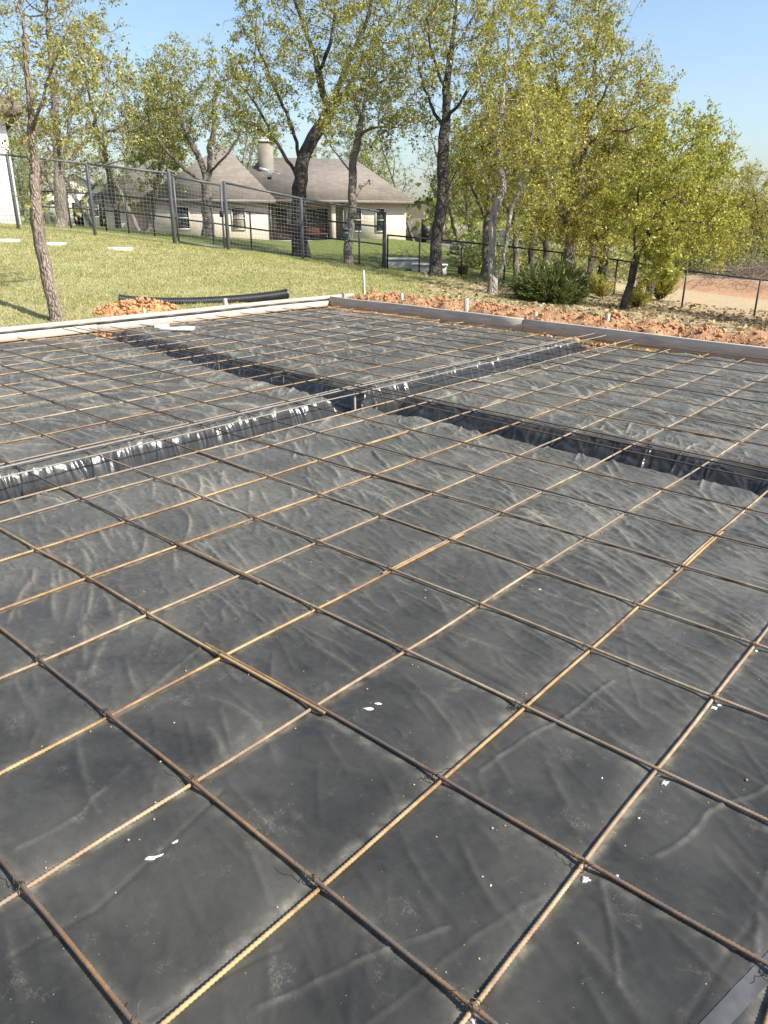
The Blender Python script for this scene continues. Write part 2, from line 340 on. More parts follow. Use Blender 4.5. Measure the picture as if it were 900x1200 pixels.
def terrain(x, y):
    x = np.asarray(x, float); y = np.asarray(y, float); sh = x.shape; X, Y = x.ravel(), y.ravel()
    z = np.zeros(len(X))
    for i in range(_n): z += _wt[i]*_tps((X-CP[i, 0])**2+(Y-CP[i, 1])**2)
    z += _wt[_n]+_wt[_n+1]*X+_wt[_n+2]*Y
    r = np.hypot(X-CAM[0], Y-CAM[1]); f = 1-sstep(60, 130, r); far = -1.2+sstep(80, 400, r)*1.0
    z = np.clip(z, -3.5, 4)*f+far*(1-f)
    return z.reshape(sh)
def tz(p): return float(terrain(np.array([p[0]]), np.array([p[1]]))[0])
def stand(px, py, d):
    p = at(px, py, d); p[2] = tz(p); return p

def skew(x): return .28-.0676*(np.asarray(x, float)+9.2)      # the far board runs slightly askew to the bars
SX0, SY1 = -9.40, 9.12          # inner faces of the left and the right form board
def berm_mask(x, y):
    """loose red clay thrown up behind the right board and patchily behind the left one"""
    wob = .35*noise(x*.9, y*.3, 5); y0 = y; y = y-skew(x)
    a = sstep(9.2, 9.4, y)*(1-sstep(10.3, 11.5, y+wob*1.6))*sstep(-9.6, -9.0, x)
    b = sstep(9.45, 9.6, -x)*(1-sstep(9.75, 10.5, -x+wob))*sstep(-.30, .15, noise(x*.2+3, y*.45, 9)+.18)*(y0 < 9.8)*sstep(4.6, 6.2, y0)*.85
    return np.clip(a, 0, 1), np.clip(b, 0, 1)
def ground_z(x, y):
    z = terrain(x, y); a, b = berm_mask(x, y)
    cl = fbm(x*3.2, y*3.2, 4, 21, .6)
    yy = y; y = y-skew(x)
    z = z+a*(np.maximum(.10-z, 0)*.9*(1-sstep(9.9, 11.6, y))+.035+.10*cl+.03*fbm(x*9, y*9, 3, 23))+b*(.03+.06*cl)
    z = z+.012*noise(x*2.1, y*2.1, 3)+.02*noise(x*.6, y*.6, 4)
    ins = (x > SX0-.06) & (y < SY1+.06) & (x < 4.6)
    edge = np.minimum(x-SX0, SY1-y)
    z = np.where(ins, np.where(edge < .36, -.10+.025*fbm(x*7, yy*7, 3, 31), -.75), z)
    return z
def axis_pts(segs):
    out = []
    for a, b, s in segs: out.append(np.arange(a, b, s))
    return np.concatenate(out+[[segs[-1][1]]])
gx = axis_pts([(-900, -200, 50), (-200, -70, 6), (-70, -34, 1.0), (-34, -24, .4), (-24, -13, .13), (-13, -9.6, .06), (-9.6, -9.2, .04), (-9.2, 2.4, .08), (2.4, 14, .25), (14, 60, 1.5), (60, 200, 8), (200, 900, 60)])
gy = axis_pts([(-900, -200, 60), (-200, -40, 8), (-40, -8, 1.0), (-8, 3, .4), (3, 8.5, .08), (8.5, 12.4, .045), (12.4, 22, .14), (22, 34, .4), (34, 80, 1.0), (80, 200, 6), (200, 900, 50)])
GX, GY = np.meshgrid(gx, gy, indexing='ij'); GZ = ground_z(GX, GY)
nx, ny = GX.shape
I = np.arange(nx*ny).reshape(nx, ny)
gf = np.stack([I[:-1, :-1], I[1:, :-1], I[1:, 1:], I[:-1, 1:]], -1).reshape(-1, 4)
ground = tag(build('ground', np.stack([GX, GY, GZ], -1).reshape(-1, 3), gf, M['ground'], None, True), 'lawn sloping down to red clay around the slab', 'ground', kind='structure')
def fattr(me, name, a):
    at_ = me.attributes.new(name, 'FLOAT', 'POINT'); at_.data.foreach_set('value', np.asarray(a, np.float32).ravel())
ba, bb = berm_mask(GX, GY)
inside = ((GX > SX0-.1) & (GY-skew(GX) < SY1+.1) & (GX < 4.6)).astype(float)
DX, DY = GX-CAM[0], GY-CAM[1]; LAT = DX*RT[0]+DY*RT[1]; DEP = DX*math.sin(YAW)+DY*math.cos(YAW)      # right and forward of the slab corner
# red clay building pad beyond the right fence
padc = on_plane(872, 345, -1.45)
pad = np.exp(-(((GX-padc[0])/5.6)**2+((GY-padc[1])/4.6)**2)**2)*.85
fattr(ground.data, 'clay', np.clip(np.maximum.reduce([ba, bb, inside, pad]), 0, 1))
# sandy leaf litter under the trees at the right
lit = sstep(1.0, 3.5, LAT)*sstep(10.2, 11.2, GY-skew(GX))*(1-sstep(21, 27, DEP))*.62*(1-.45*sstep(7, 11, LAT))
sl = sstep(-1.5, 1.5, LAT)*sstep(13, 16, DEP)*(1-sstep(22, 25, DEP))*.28
fattr(ground.data, 'sand', np.clip(np.maximum.reduce([lit, sl, .62*sstep(5, 8, LAT)*sstep(17, 19, DEP)*(1-sstep(40, 50, DEP))])+.25*pad, 0, 1))
worn = .55*sstep(.0, .55, noise(GX*.55, GY*.55, 95)+.35*noise(GX*1.9, GY*1.9, 96))*(1-sstep(9.7, 12.8, -GX+.2*GY*0))*(GX < SX0)
sand_extra = worn+.30*sstep(.15, .5, noise(GX*.3+4, GY*.3, 97))*(DEP < 24)
sattr = np.zeros(GX.size, np.float32); ground.data.attributes['sand'].data.foreach_get('value', sattr)
ground.data.attributes['sand'].data.foreach_set('value', np.clip(sattr+sand_extra.ravel(), 0, 1).astype(np.float32))
fattr(ground.data, 'green', np.clip(sstep(23.5, 26, DEP+.12*LAT)*.9+sstep(9, 12, LAT)*sstep(17, 20, DEP)*.15*(1-sstep(24, 30, DEP)), 0, 1)*(1-.75*sstep(6, 10, LAT)*sstep(24, 28, DEP)))
# pale concrete strips of street and drive
road = np.zeros_like(GX)
st = np.abs(DEP+.35*LAT-40)-2.6
road = np.maximum(road, ((np.abs(DEP+.10*LAT-47.0) < 2.4) & (LAT < -14.5)).astype(float))
fattr(ground.data, 'road', road)

def strip(name, pts, width, lift, mat, label, cat):
    pts = np.array(pts); P = []
    t = np.gradient(pts[:, :2], axis=0); t /= np.linalg.norm(t, axis=1)[:, None]; nrm = np.stack([-t[:, 1], t[:, 0]], 1)
    for k, p in enumerate(pts):
        for s in (-.5, .5):
            q = p[:2]+nrm[k]*s*width; P.append([q[0], q[1], tz(q)+lift])
    P = np.array(P); Q = P.copy(); Q[:, 2] -= .25; n = len(pts); Vv = np.concatenate([P, Q]); Fq = []
    for k in range(n-1):
        a, b, c, d = 2*k, 2*k+1, 2*k+3, 2*k+2
        Fq += [(a, d, c, b), (a, a+2*n, d+2*n, d), (b, c, c+2*n, b+2*n)]
    return tag(build(name, Vv, np.array(Fq), mat), label, cat, kind='structure')
M['concrete'] = simple('pale_concrete', (.46, .44, .40), .9, 0, .12, 3)
strip('driveway', [stand(500+12*k, 290+1.3*k, 60-2.2*k) for k in range(10)], 3.0, .05, M['concrete'], 'pale concrete driveway curving behind the grassy slope', 'driveway')

# ------------------------------------------------------------------ plastic vapour sheet
T1 = (4.02, 4.55); T2 = (-4.00, -3.53)
EDGE_Y, EDGE_X = 8.84, -9.22
A_OFF = {0: (-.004, 0), 1: (.455, -.007), 2: (.927, .0122), 3: (1.363, -.0017), 4: (1.835, .0003), 5: (2.261, -.014), 6: (2.745, .0), 7: (3.222, .01), 8: (3.69, .0)}
B_OFF = {-1: (.463, -.04), 0: (-.002, -.0028), 1: (-.454, -.0048), 2: (-.950, .0058), 3: (-1.397, -.0122), 4: (-1.852, -.0138), 5: (-2.33, -.006), 6: (-2.80, -.006), 7: (-3.25, -.008)}
spb = .468
for j in range(-1, 20): B_OFF.setdefault(j, (-j*spb+float(rng.normal(0, .012)), float(rng.normal(0, .004))))
B_LINES = [B_OFF[j] for j in range(-1, 20)]
A_LINES = [A_OFF.setdefault(i, (i*.457+float(rng.normal(0, .012)), float(rng.normal(0, .004)))) for i in range(-1, 20)]
def press(x, y, lines, along_y):
    """the bars hold the film down in shallow grooves"""
    d = np.full(np.shape(x), 9.0)
    for o, s_ in lines: d = np.minimum(d, np.abs(x-o-s_*y) if along_y else np.abs(y-o-s_*x))
    return np.exp(-(d/(.045 if along_y else .030))**2)
def sheet_h(x, y):
    dist = np.hypot(x-CAM[0], y-CAM[1])
    near = .42+.78*sstep(1.7, 3.9, dist); far = 1+1.1*sstep(3.5, 8, dist)
    wx = x+.10*noise(x*1.3, y*1.3, 1)+.030*noise(x*4, y*4, 2); wy = y+.16*noise(x*1.1, y*1.1, 3)+.035*noise(x*3.4, y*3.4, 4)
    th = -.42+.55*noise(x*.45, y*.45, 30)+.35*sstep(-4, -6, x)     # wrinkles run obliquely across the bars and swing slowly
    u = wx*np.cos(-.42)+wy*np.sin(-.42); v = -wx*np.sin(-.42)+wy*np.cos(-.42)
    u2 = wx*np.cos(.10)+wy*np.sin(.10); v2 = -wx*np.sin(.10)+wy*np.cos(.10)
    sw = sstep(-.35, .35, noise(x*.55, y*.55, 31)+.5*sstep(-3, -6, x)-.15)
    def ridges(u, v, sd): return .0105*((1-np.abs(noise(u*1.9, v*9.5, sd)))**3-.44)+.0072*((1-np.abs(noise(u*3.4+7, v*19, sd+1)))**3-.44)
    m = .40+.60*sstep(-.30, .30, noise(x*1.1, y*1.1, 11))
    wr = (ridges(u, v, 5)*(1-sw)+ridges(u2, v2, 35)*sw)*m*.42
    und = .009*noise(x*1.7, y*1.7, 12)+.004*noise(x*4.2, y*4.2, 13)
    # loosely draped pads swell towards the trenches, with gathers running into them
    e1 = np.minimum(np.abs(y-T1[0]), np.abs(y-T1[1])); e2 = np.minimum(np.abs(x-T2[0]), np.abs(x-T2[1]))
    ga = np.exp(-(e1/.28)**2)*.010*(1-np.abs(noise(x*8.5+.8*noise(x, y*2, 3), y*1.2, 14)))**2
    gb = np.exp(-(e2/.28)**2)*.010*(1-np.abs(noise(x*1.2, y*8.5+.8*noise(x*2, y, 4), 15)))**2
    pb, pa = press(x, y, B_LINES, True), press(x, y, A_LINES, False)
    z = (wr*near*far*1.2+und*(.5+.5*near)+ga*.5+gb*.5)*(1-.75*pb)*(1-.8*pa)+.0072-.0088*pb+.006*sstep(3.5, 7.5, dist)
    # trenches
    w1 = .05*noise(x*1.6, 3.3+0*y, 16)+.014*noise(x*7.5, .4+0*y, 17); w1b = .075*noise(x*1.1, 9.1+0*y, 18)+.02*noise(x*6, 5.4+0*y, 19)
    w2 = .02*noise(1.2+0*x, y*1.8, 20)+.012*noise(4.4+0*x, y*9, 21); w2b = .03*noise(8.2+0*x, y*1.8, 22)+.012*noise(2.4+0*x, y*7, 23)
    ys = y-.11*np.maximum(0, -(x+4.4))
    sl1 = .06+.03*noise(x*1.3, 0*y+.2, 24); sl1b = .32+.12*noise(x*.9, 0*y+5.2, 34); sl2 = .17+.06*noise(0*x+.7, y*1.1, 25)
    t1 = sstep(T1[0]+w1-.02, T1[0]+w1+sl1+.02, ys)*(1-sstep(T1[1]+w1b-sl1b, T1[1]+w1b+.03, ys))
    t2 = sstep(T2[0]+w2-.02, T2[0]+w2+sl2, x)*(1-sstep(T2[1]+w2b-.07, T2[1]+w2b+.02, x))
    tr = np.maximum(t1, t2)
    dep = np.where(t2 > t1, .32, .20)+.03*noise(x*2, y*2, 26)
    # puckers of the wall film
    pk = .030*(1-np.abs(noise(x*2.0+.5*noise(x*6, y*6, 2), y*10, 27)))**2*t2+.02*noise(x*6, y*6, 28)
    gsh = .020*(np.abs(noise(x*.7, y*11+.6*noise(x*5, y*5, 3), 29))-.3)
    return z*(1-tr)-tr*(dep+pk)+np.where((tr > 0) & (tr < 1), 4*tr*(1-tr)*gsh*2.2, 0), tr
sx = axis_pts([(EDGE_X, -6.5, .0118), (-6.5, -4.12, .0100), (-4.12, -3.45, .008), (-3.45, -1.6, .0080), (-1.6, .75, .0068), (.75, 1.6, .012), (1.6, 4.3, .06)])
sy = axis_pts([(-3.2, -1.4, .06), (-1.4, -.5, .03), (-.5, 1.9, .0068), (1.9, 3.95, .0078), (3.95, 4.65, .008), (4.65, 6.5, .0095), (6.5, EDGE_Y, .0112)])
SXg, SYg = np.meshgrid(sx, sy, indexing='ij')
# frayed outer edges
fx = sstep(-8.2, EDGE_X, SXg); fy = sstep(8.0, EDGE_Y, SYg)
SXw = SXg+fx*(.10*noise(SYg*1.3, 2.2+0*SYg, 41)+.04*noise(SYg*5, 1.2+0*SYg, 42)); SYw = SYg+skew(SXg)*sstep(5.2, EDGE_Y, SYg)+fy*(.09*noise(SXg*1.2, 4.1+0*SXg, 43)+.05*noise(SXg*5, 6.1+0*SXg, 44))
SZ, STR = sheet_h(SXw, SYw)
# thousands of separate folds: short cusped ridges that swing slowly in direction and gather towards the trenches
FZ = np.zeros_like(SZ)
def fold(cx, cy, th, L, H, w_, bend):
    R_ = L/2+3*w_; i0, i1 = np.searchsorted(sx, (cx-R_, cx+R_)); j0, j1 = np.searchsorted(sy, (cy-R_, cy+R_))
    if i1-i0 < 2 or j1-j0 < 2: return
    X, Y = SXg[i0:i1, j0:j1]-cx, SYg[i0:i1, j0:j1]-cy; c, q = math.cos(th), math.sin(th)
    a = X*c+Y*q; b = -X*q+Y*c-bend*a*a; e = np.clip(1-(2*a/L)**2, 0, 1)
    k = np.abs(b)/w_
    FZ[i0:i1, j0:j1] = np.maximum(FZ[i0:i1, j0:j1], H*e**.8*np.exp(-k**1.25)) if H > 0 else FZ[i0:i1, j0:j1]+H*e*np.exp(-k*k)
fr = np.random.default_rng(404)
def fold_set(n, dmin, L0, L1, H0, H1, w0, w1, sd, keep_near):
    X, Y = fr.uniform(EDGE_X, 1.4, n), fr.uniform(-.6, EDGE_Y, n); n_or = noise(X*.45, Y*.45, 401); n_h = noise(X*.8, Y*.8, sd)
    for k in range(n):
        cx, cy = X[k], Y[k]; d = math.hypot(cx-CAM[0], cy-CAM[1]); sm = min(1, max(0, (d-dmin)/1.8))
        if fr.random() > keep_near+(1-keep_near)*sm: continue
        th = math.radians(-24)+.30*n_or[k]+fr.normal(0, .17)
        if cx < -3.9 and cy < 4.2: th = math.radians(30 if fr.random() < .6 else -20)+.6*n_or[k]+fr.normal(0, .25)
        if cy > 6: th += .25
        e1 = min(abs(cy-T1[0]), abs(cy-T1[1])); e2 = min(abs(cx-T2[0]), abs(cx-T2[1]))
        if e2 < .35 and fr.random() < .7: th = fr.normal(0, .3)
        if e1 < .35 and fr.random() < .6: th = math.radians(-60)+fr.normal(0, .3)
        fold(cx, cy, th, fr.uniform(L0, L1), (H0+(H1-H0)*fr.random())*(.35+.65*sm)*(1+.5*n_h[k]), fr.uniform(w0, w1), fr.normal(0, .5))
fold_set(900, 4.2, .4, 1.1, .014, .028, .027, .042, 402, .03)
fold_set(3100, 1.6, .20, .62, .009, .024, .0105, .018, 403, .18)
fold_set(9500, 1.4, .09, .32, .004, .012, .0062, .010, 404, .45)
for k in range(65):     # gathers running over the sunny lip of the upper-right trench
    fold(T2[0]+.12+fr.normal(0, .03), fr.uniform(-1, EDGE_Y), fr.normal(0, .14), fr.uniform(.26, .5), fr.uniform(.006, .022), fr.uniform(.010, .022), fr.normal(0, .5))
for k in range(110):
    fold(fr.uniform(EDGE_X, 1.4), T1[1]-.10, math.pi/2+fr.normal(0, .25), fr.uniform(.2, .5), fr.uniform(.006, .022), fr.uniform(.012, .03), fr.normal(0, .5))
pbg, pag = press(SXw, SYw, B_LINES, True), press(SXw, SYw, A_LINES, False)
FZ *= (1-.72*pbg*(STR < .2))*(1-.80*pag*(STR < .2))
SZ = SZ+FZ-.0022
SZ = SZ-.05*fx**6-.09*fy**8
# long sharp fold lines left from the roll
FOLDS = [((905, 1030), (878, 1090), (800, 1205)), ((882, 1140), (890, 1060), (905, 1010)), ((700, 1035), (712, 1090), (722, 1160)), ((430, 1205), (560, 1095), (640, 1050)), ((10, 1130), (110, 1070), (205, 990), (260, 930)), ((60, 880), (150, 830), (235, 760)), ((230, 745), (262, 715), (290, 690)), ((620, 600), (760, 640), (900, 650)), ((510, 760), (560, 790), (700, 870)), ((720, 700), (735, 760), (748, 830)), ((300, 1180), (420, 1130), (520, 1090)), ((770, 1010), (830, 955), (905, 920)), ((160, 1205), (215, 1165), (330, 1110)), ((20, 1000), (90, 960), (150, 900)), ((560, 905), (650, 850), (720, 800))]
NR = (np.hypot(SXw-CAM[0], SYw-CAM[1]) < 4.2); qx, qy = SXw[NR], SYw[NR]; fz = np.zeros(len(qx))
for fi, fl in enumerate(FOLDS):
    pts = np.array([on_plane(*p)[:2] for p in fl]); best = np.full(len(qx), 9.0)
    wx_ = qx+.012*noise(qx*5, qy*5, 300+fi); wy_ = qy+.012*noise(qx*5+9, qy*5, 320+fi)
    for a, b in zip(pts[:-1], pts[1:]):
        ab = b-a; t = np.clip(((wx_-a[0])*ab[0]+(wy_-a[1])*ab[1])/(ab@ab), 0, 1); best = np.minimum(best, np.hypot(wx_-a[0]-t*ab[0], wy_-a[1]-t*ab[1]))
    fz += (.0030+.0014*(fi % 3))*np.exp(-(best/.0055)**2)*(1 if fi % 4 else -1.2)
SZ[NR] += fz; FOLD_DUST_LIGHT = np.zeros_like(SZ); FOLD_DUST_LIGHT[NR] = np.clip(fz/.004, 0, 1)
n1, n2 = SXw.shape; I = np.arange(n1*n2).reshape(n1, n2)
sf = np.stack([I[:-1, :-1], I[1:, :-1], I[1:, 1:], I[:-1, 1:]], -1).reshape(-1, 4)
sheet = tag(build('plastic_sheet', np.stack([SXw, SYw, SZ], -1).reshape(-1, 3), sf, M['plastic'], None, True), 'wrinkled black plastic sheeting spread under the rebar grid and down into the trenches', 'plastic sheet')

# ------------------------------------------------------------------ rebar
R_BAR = .0056
def local_top(x, y):
    z, tr = sheet_h(x, y); return np.where(tr > .15, np.nan, z)
def bar_path(axis, off, slope, t0, t1, seed, z0, ribs=True):
    """centre line and radius along a deformed bar lying on the film"""
    ts = []; t = t0
    while t < t1:
        ts.append(t)
        p = (t, off) if axis == 'x' else (off, t)
        d = math.hypot(p[0]-CAM[0], p[1]-CAM[1])
        t += .0052 if (ribs and d < 3.4) else (.0075 if ribs and d < 4.6 else .06)
    ts = np.array(ts+[t1]); n = len(ts)
    lat = off+slope*ts+.012*noise(ts*.55, seed+0*ts, 51)+.0055*noise(ts*1.7, seed+0*ts, 52)
    zz = z0+.011*sstep(3.0, 7.5, np.hypot(ts-CAM[0 if axis == 'x' else 1], off-CAM[1 if axis == 'x' else 0]))+.0022*noise(ts*1.1, seed+0*ts, 53)+.0015*noise(ts*2.7, seed+0*ts, 54)
    P = np.stack([ts, lat, zz], 1) if axis == 'x' else np.stack([lat, ts, zz], 1)
    k = np.arange(n); d = np.hypot(P[:, 0]-CAM[0], P[:, 1]-CAM[1])
    rr = R_BAR*np.where(ribs & (d < 4.6), np.where(k % 2 == 0, 1.14, .84), 1.0)
    return P, rr
def make_bar(axis, off, slope, t0, t1, seed, z0, mat, label, group, name='rebar', cat='rebar'):
    P, rr = bar_path(axis, off, slope, t0, t1, seed, z0)
    o = MB().tube(P, rr, 8).build(name, mat, None, True)
    return tag(o, label, cat, group)
ordn = ['first', 'second', 'third', 'fourth', 'fifth', 'sixth', 'seventh', 'eighth', 'ninth', 'tenth', 'eleventh', 'twelfth', 'thirteenth']
bars_A, bars_B = {}, {}
sp = .457; spb = .468
bar_lines = []          # for the dust that gathers along the bars
tone = {'A': [1, 1, 0, 1, 2, 1, 4, 1, 1], 'B': [0, 2, 0, 2, 0, 2, 0, 0, 2]}
tone_word = {0: 'straw-coloured rusty', 1: 'brown rusty', 2: 'greyish', 3: 'silvery', 4: 'dark'}
zA, zB = .0162, .0056
GA = 'rebar running from upper left to lower right'; GB = 'rebar running from lower left to upper right'
A_near = [i for i in range(0, 9) if i*sp < 3.9]
for i in range(-1, 20):
    o, s_ = A_OFF.get(i, (i*sp+float(rng.normal(0, .012)), float(rng.normal(0, .004))))
    if T1[0]-.08 < o < T1[1]+.02: continue
    near = o < T1[0]
    k = (8-i if near else i-10)
    mt = tone['A'][i % 9] if i >= 0 else 1
    where = 'this side of' if near else 'beyond'
    lab = f'{tone_word[mt]} bar parallel to the upper-left trench, {ordn[max(k, 0)]} from it on the {"camera" if near else "far"} side'
    t0, t1 = EDGE_X-.02+float(rng.uniform(-.05, .08)), 4.1
    lap = {5: -3.25, 3: -2.05, 6: -2.2, 12: -5.0, 15: -2.6, 11: -1.2, 2: -1.2}.get(i)
    if lap is not None:
        w_ = .62
        b1 = make_bar('x', o, s_, t0, lap+w_*.5, i*7.3+1, zA, RB[mt], lab.replace(' parallel to', ', left length, along').replace('on the', 'on'), GA)
        b2 = make_bar('x', o+2*R_BAR+.002, s_, lap-w_*.5, t1, i*7.3+1.0, zA-.001, RB[(mt+1) % 3], f'right length lapping the {ordn[max(k, 0)]} bar on the {"camera" if near else "far"} side of the upper-left trench', GA)
        bars_A[i] = b2 if near else b1
    else:
        bars_A[i] = make_bar('x', o, s_, t0, t1, i*7.3+1, zA, RB[mt], lab, GA)
    bar_lines.append(('x', o, s_))
for j in range(-1, 20):
    o, s_ = B_OFF.get(j, (-j*spb+float(rng.normal(0, .012)), float(rng.normal(0, .004))))
    if T2[0]-.03 < o < T2[1]+.05: continue
    right = o > T2[1]
    k = (7-j if right else j-9)
    mt = tone['B'][(j+1) % 9]
    lab = f'{tone_word[mt]} bar parallel to the upper-right trench, {ordn[max(k, 0)]} from it on its {"right" if right else "left"} side'
    t0, t1 = -3.0, EDGE_Y+float(skew(o))+float(rng.uniform(-.06, .06))
    lap = {1: 3.0, 3: 2.1, 6: 3.35, 11: 3.3, 14: 2.9, -1: 2.6}.get(j)
    if lap is not None:
        w_ = .6
        make_bar('y', o, s_, lap-w_*.5, t1, j*5.1+300, zB, RB[(mt+2) % 3], f'far length lapping the {ordn[max(k, 0)]} bar on the {"right" if right else "left"} side of the upper-right trench', GB)
        bars_B[j] = make_bar('y', o+2*R_BAR+.002, s_, t0, lap+w_*.5, j*5.1+300, zB, RB[mt], lab.replace(' parallel to', ', near length, along').replace('on its', 'on'), GB)
    else:
        bars_B[j] = make_bar('y', o, s_, t0, t1, j*5.1+300, zB, RB[mt], lab, GB)
    bar_lines.append(('y', o, s_))
# trench bars: pairs laid over the top and pairs hung low
TG2, TG1 = 'steel bars laid along the upper-right trench', 'steel bars laid along the upper-left trench'
for off, z, mt, lab in ((-4.02, .040, 3, 'silvery steel bar over the upper-right trench, left one of the raised pair'), (-3.86, .034, 3, 'silvery steel bar over the upper-right trench, right one of the raised pair'),
                        (-3.50, .018, 2, 'grey bar along the near right lip of the upper-right trench'), (-3.76, -.27, 4, 'dark bar lying low in the upper-right trench, left one of two'), (-3.64, -.27, 4, 'dark bar lying low in the upper-right trench, right one of two')):
    make_bar('y', off, .002, -3.0, EDGE_Y+.16, off*11, z, RB[mt], lab, TG2, 'trench_bar', 'steel bar')
for off, z, mt, lab in ((4.10, .056, 4, 'dark bar over the upper-left trench, near one of the raised pair'), (4.26, .054, 4, 'dark bar over the upper-left trench, far one of the raised pair'),
                        (4.47, .020, 1, 'brown bar along the far lip of the upper-left trench'), (4.18, -.27, 4, 'dark bar lying low in the upper-left trench, near one of two'), (4.36, -.27, 4, 'dark bar lying low in the upper-left trench, far one of two')):
    make_bar('x', off+.06*(z > 0)-.05, -.024, EDGE_X-.05, 4.1, off*13, z, RB[mt], lab, TG1, 'trench_bar', 'steel bar')
# upright steel spacers at the trench crossing
for (x, y, wd, mt, h0, h1, lab) in ((-3.72, 4.06, .010, 3, -.30, .055, 'short pale steel spacer at the trench crossing, nearest the near pad corner'), (-3.86, 4.20, .010, 4, -.30, .06, 'short dark steel spacer standing under the bars at the trench crossing'), (-3.52, 4.10, .012, 4, -.30, .05, 'dark upright spacer just right of the trench crossing')):
    mb = MB().tube([(x, y, h0), (x, y, h1)], wd, 8); mb.tube([(x-.05, y, h0+.01), (x+.05, y, h0+.01)], wd*.8, 6)
    tag(mb.build('rebar_spacer', RB[mt], None, True), lab, 'spacer', 'upright spacers at the trench crossing')
# stirrups: bent rectangles hung from the upper-left trench bars
def stirrup(axis, t, lab, g):
    r = .005; c = (4.16-.024*t) if axis == 'x' else .5*(-4.02-3.86); hw = .075; zt = .030 if axis == 'x' else .03; zb = -.28
    prof = [(-hw, zt), (hw, zt), (hw, zb), (-hw, zb), (-hw, zt+.004)]
    P = [(t, c+a, z) if axis == 'x' else (c+a, t, z) for a, z in prof]
    mb = MB()
    for q in range(4): mb.tube([P[q], P[q+1]], r, 6)
    return tag(mb.build('stirrup', RB[4], None, True), lab, 'stirrup', g)
for k, t in enumerate((-8.2, -7.1, -6.0, -4.95)):
    stirrup('x', t, f'bent steel stirrup around the upper-left trench bars, {ordn[k]} from the left board', 'stirrups in the upper-left trench')
# wire ties twisted round the crossings nearest the camera: parts of the upper bar
def tie_mesh(seed):
    r = np.random.default_rng(seed); mb = MB()
    th = np.linspace(0, 2*math.pi, 15); 
    for s in (-1, 1):
        P = np.stack([.013*np.cos(th)*1.0*s*.75+.0105*np.sin(th)*0, .013*np.cos(th)*.75, .0165*np.sin(th)-.0075], 1); mb.tube(P, .0011, 5)
    e = np.array([.008, .008, .008])
    for q in range(2):
        a = r.uniform(0, 6.28); L = r.uniform(.02, .045)
        t = np.linspace(0, 1, 7)[:, None]; d = np.array([math.cos(a), math.sin(a), r.uniform(.3, 1.0)])
        P = e+t*d*L+np.stack([.004*np.sin(t[:, 0]*9), .004*np.cos(t[:, 0]*9), .002*np.sin(t[:, 0]*5)], 1); mb.tube(P, .0010, 5)
    return mesh_data('wire_tie', np.concatenate(mb.V), [np.concatenate(f) for f in mb.F.values()], True, [M['wire']])
ties = [tie_mesh(s) for s in range(6)]
for i, ba_ in bars_A.items():
    if i < 0 or i > 8: continue
    for j in range(-1, 8):
        oA, sA = A_OFF[i]; oB, sB = B_OFF[j]
        y = oA+sA*oB; x = oB+sB*oA
        if math.hypot(x-CAM[0], y-CAM[1]) > 4.6 or rng.random() < .12: continue
        o = obj('wire_tie', ties[int(rng.integers(6))], ba_, (x, y+.004*float(rng.normal()), zA)); o.rotation_euler = (0, 0, float(rng.uniform(-.25, .25))+math.pi*int(rng.integers(2)))

# dust that has settled on the film along the bars and on wrinkle crests, where it also paints in sunlight
du = np.zeros_like(SXw)
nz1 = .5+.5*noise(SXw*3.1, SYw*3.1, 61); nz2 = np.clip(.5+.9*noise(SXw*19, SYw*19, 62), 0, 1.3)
for ax, o, s_ in bar_lines:
    dd = np.abs(SYw-o-s_*SXw) if ax == 'x' else np.abs(SXw-o-s_*SYw)
    du += (np.exp(-(dd/.018)**2)*.50*nz2+np.exp(-(dd/.05)**2)*.10*nz1)*(1.0 if ax == 'y' else .55)
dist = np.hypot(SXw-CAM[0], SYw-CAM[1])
crest_light = np.clip((FZ-.0005)/(.006+.007*sstep(1.8, 4, np.hypot(SXw-CAM[0], SYw-CAM[1]))), 0, 1)**2.6*(1-STR)
du += FOLD_DUST_LIGHT*.16*nz2+crest_light*(.10+.28*sstep(1.7, 4.2, dist))*(.5+.8*nz1)  # folds and crests painted paler, as though sunlit
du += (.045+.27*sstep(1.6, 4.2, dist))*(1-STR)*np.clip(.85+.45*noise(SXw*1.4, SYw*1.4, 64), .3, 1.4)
fattr(sheet.data, 'slick', np.clip(STR*7, 0, 1))
fattr(sheet.data, 'dust_crest_light', np.clip(du*(1-.95*np.clip(STR*5, 0, 1)), 0, 1))
def drape(pts, lift):
    pts = np.array(pts, float); x, y = np.clip(pts[:, 0], sx[0], sx[-1]-1e-6), np.clip(pts[:, 1], sy[0], sy[-1]-1e-6)
    i = np.clip(np.searchsorted(sx, x)-1, 0, len(sx)-2); j = np.clip(np.searchsorted(sy, y)-1, 0, len(sy)-2)
    a = (x-sx[i])/(sx[i+1]-sx[i]); b = (y-sy[j])/(sy[j+1]-sy[j])
    z = SZ[i, j]*(1-a)*(1-b)+SZ[i+1, j]*a*(1-b)+SZ[i, j+1]*(1-a)*b+SZ[i+1, j+1]*a*b
    return np.column_stack([pts[:, :2], z+lift])
# seam tape in the bottom right corner: part of the sheet
p0, p1 = on_plane(842, 1198)[:2], on_plane(905, 1128)[:2]
dv = (p1-p0)/np.linalg.norm(p1-p0); pv = np.array([-dv[1], dv[0]])
TP = [];
for a in np.linspace(-.05, np.linalg.norm(p1-p0)+.25, 30):
    for b in np.linspace(-.018, .018, 6): TP.append(p0+dv*a+pv*b)
TP = drape(TP, .0025); I = np.arange(180).reshape(30, 6)
obj('seam_tape', mesh_data('seam_tape', TP, np.stack([I[:-1, :-1], I[1:, :-1], I[1:, 1:], I[:-1, 1:]], -1).reshape(-1, 4), True, [M['tape']]), sheet)
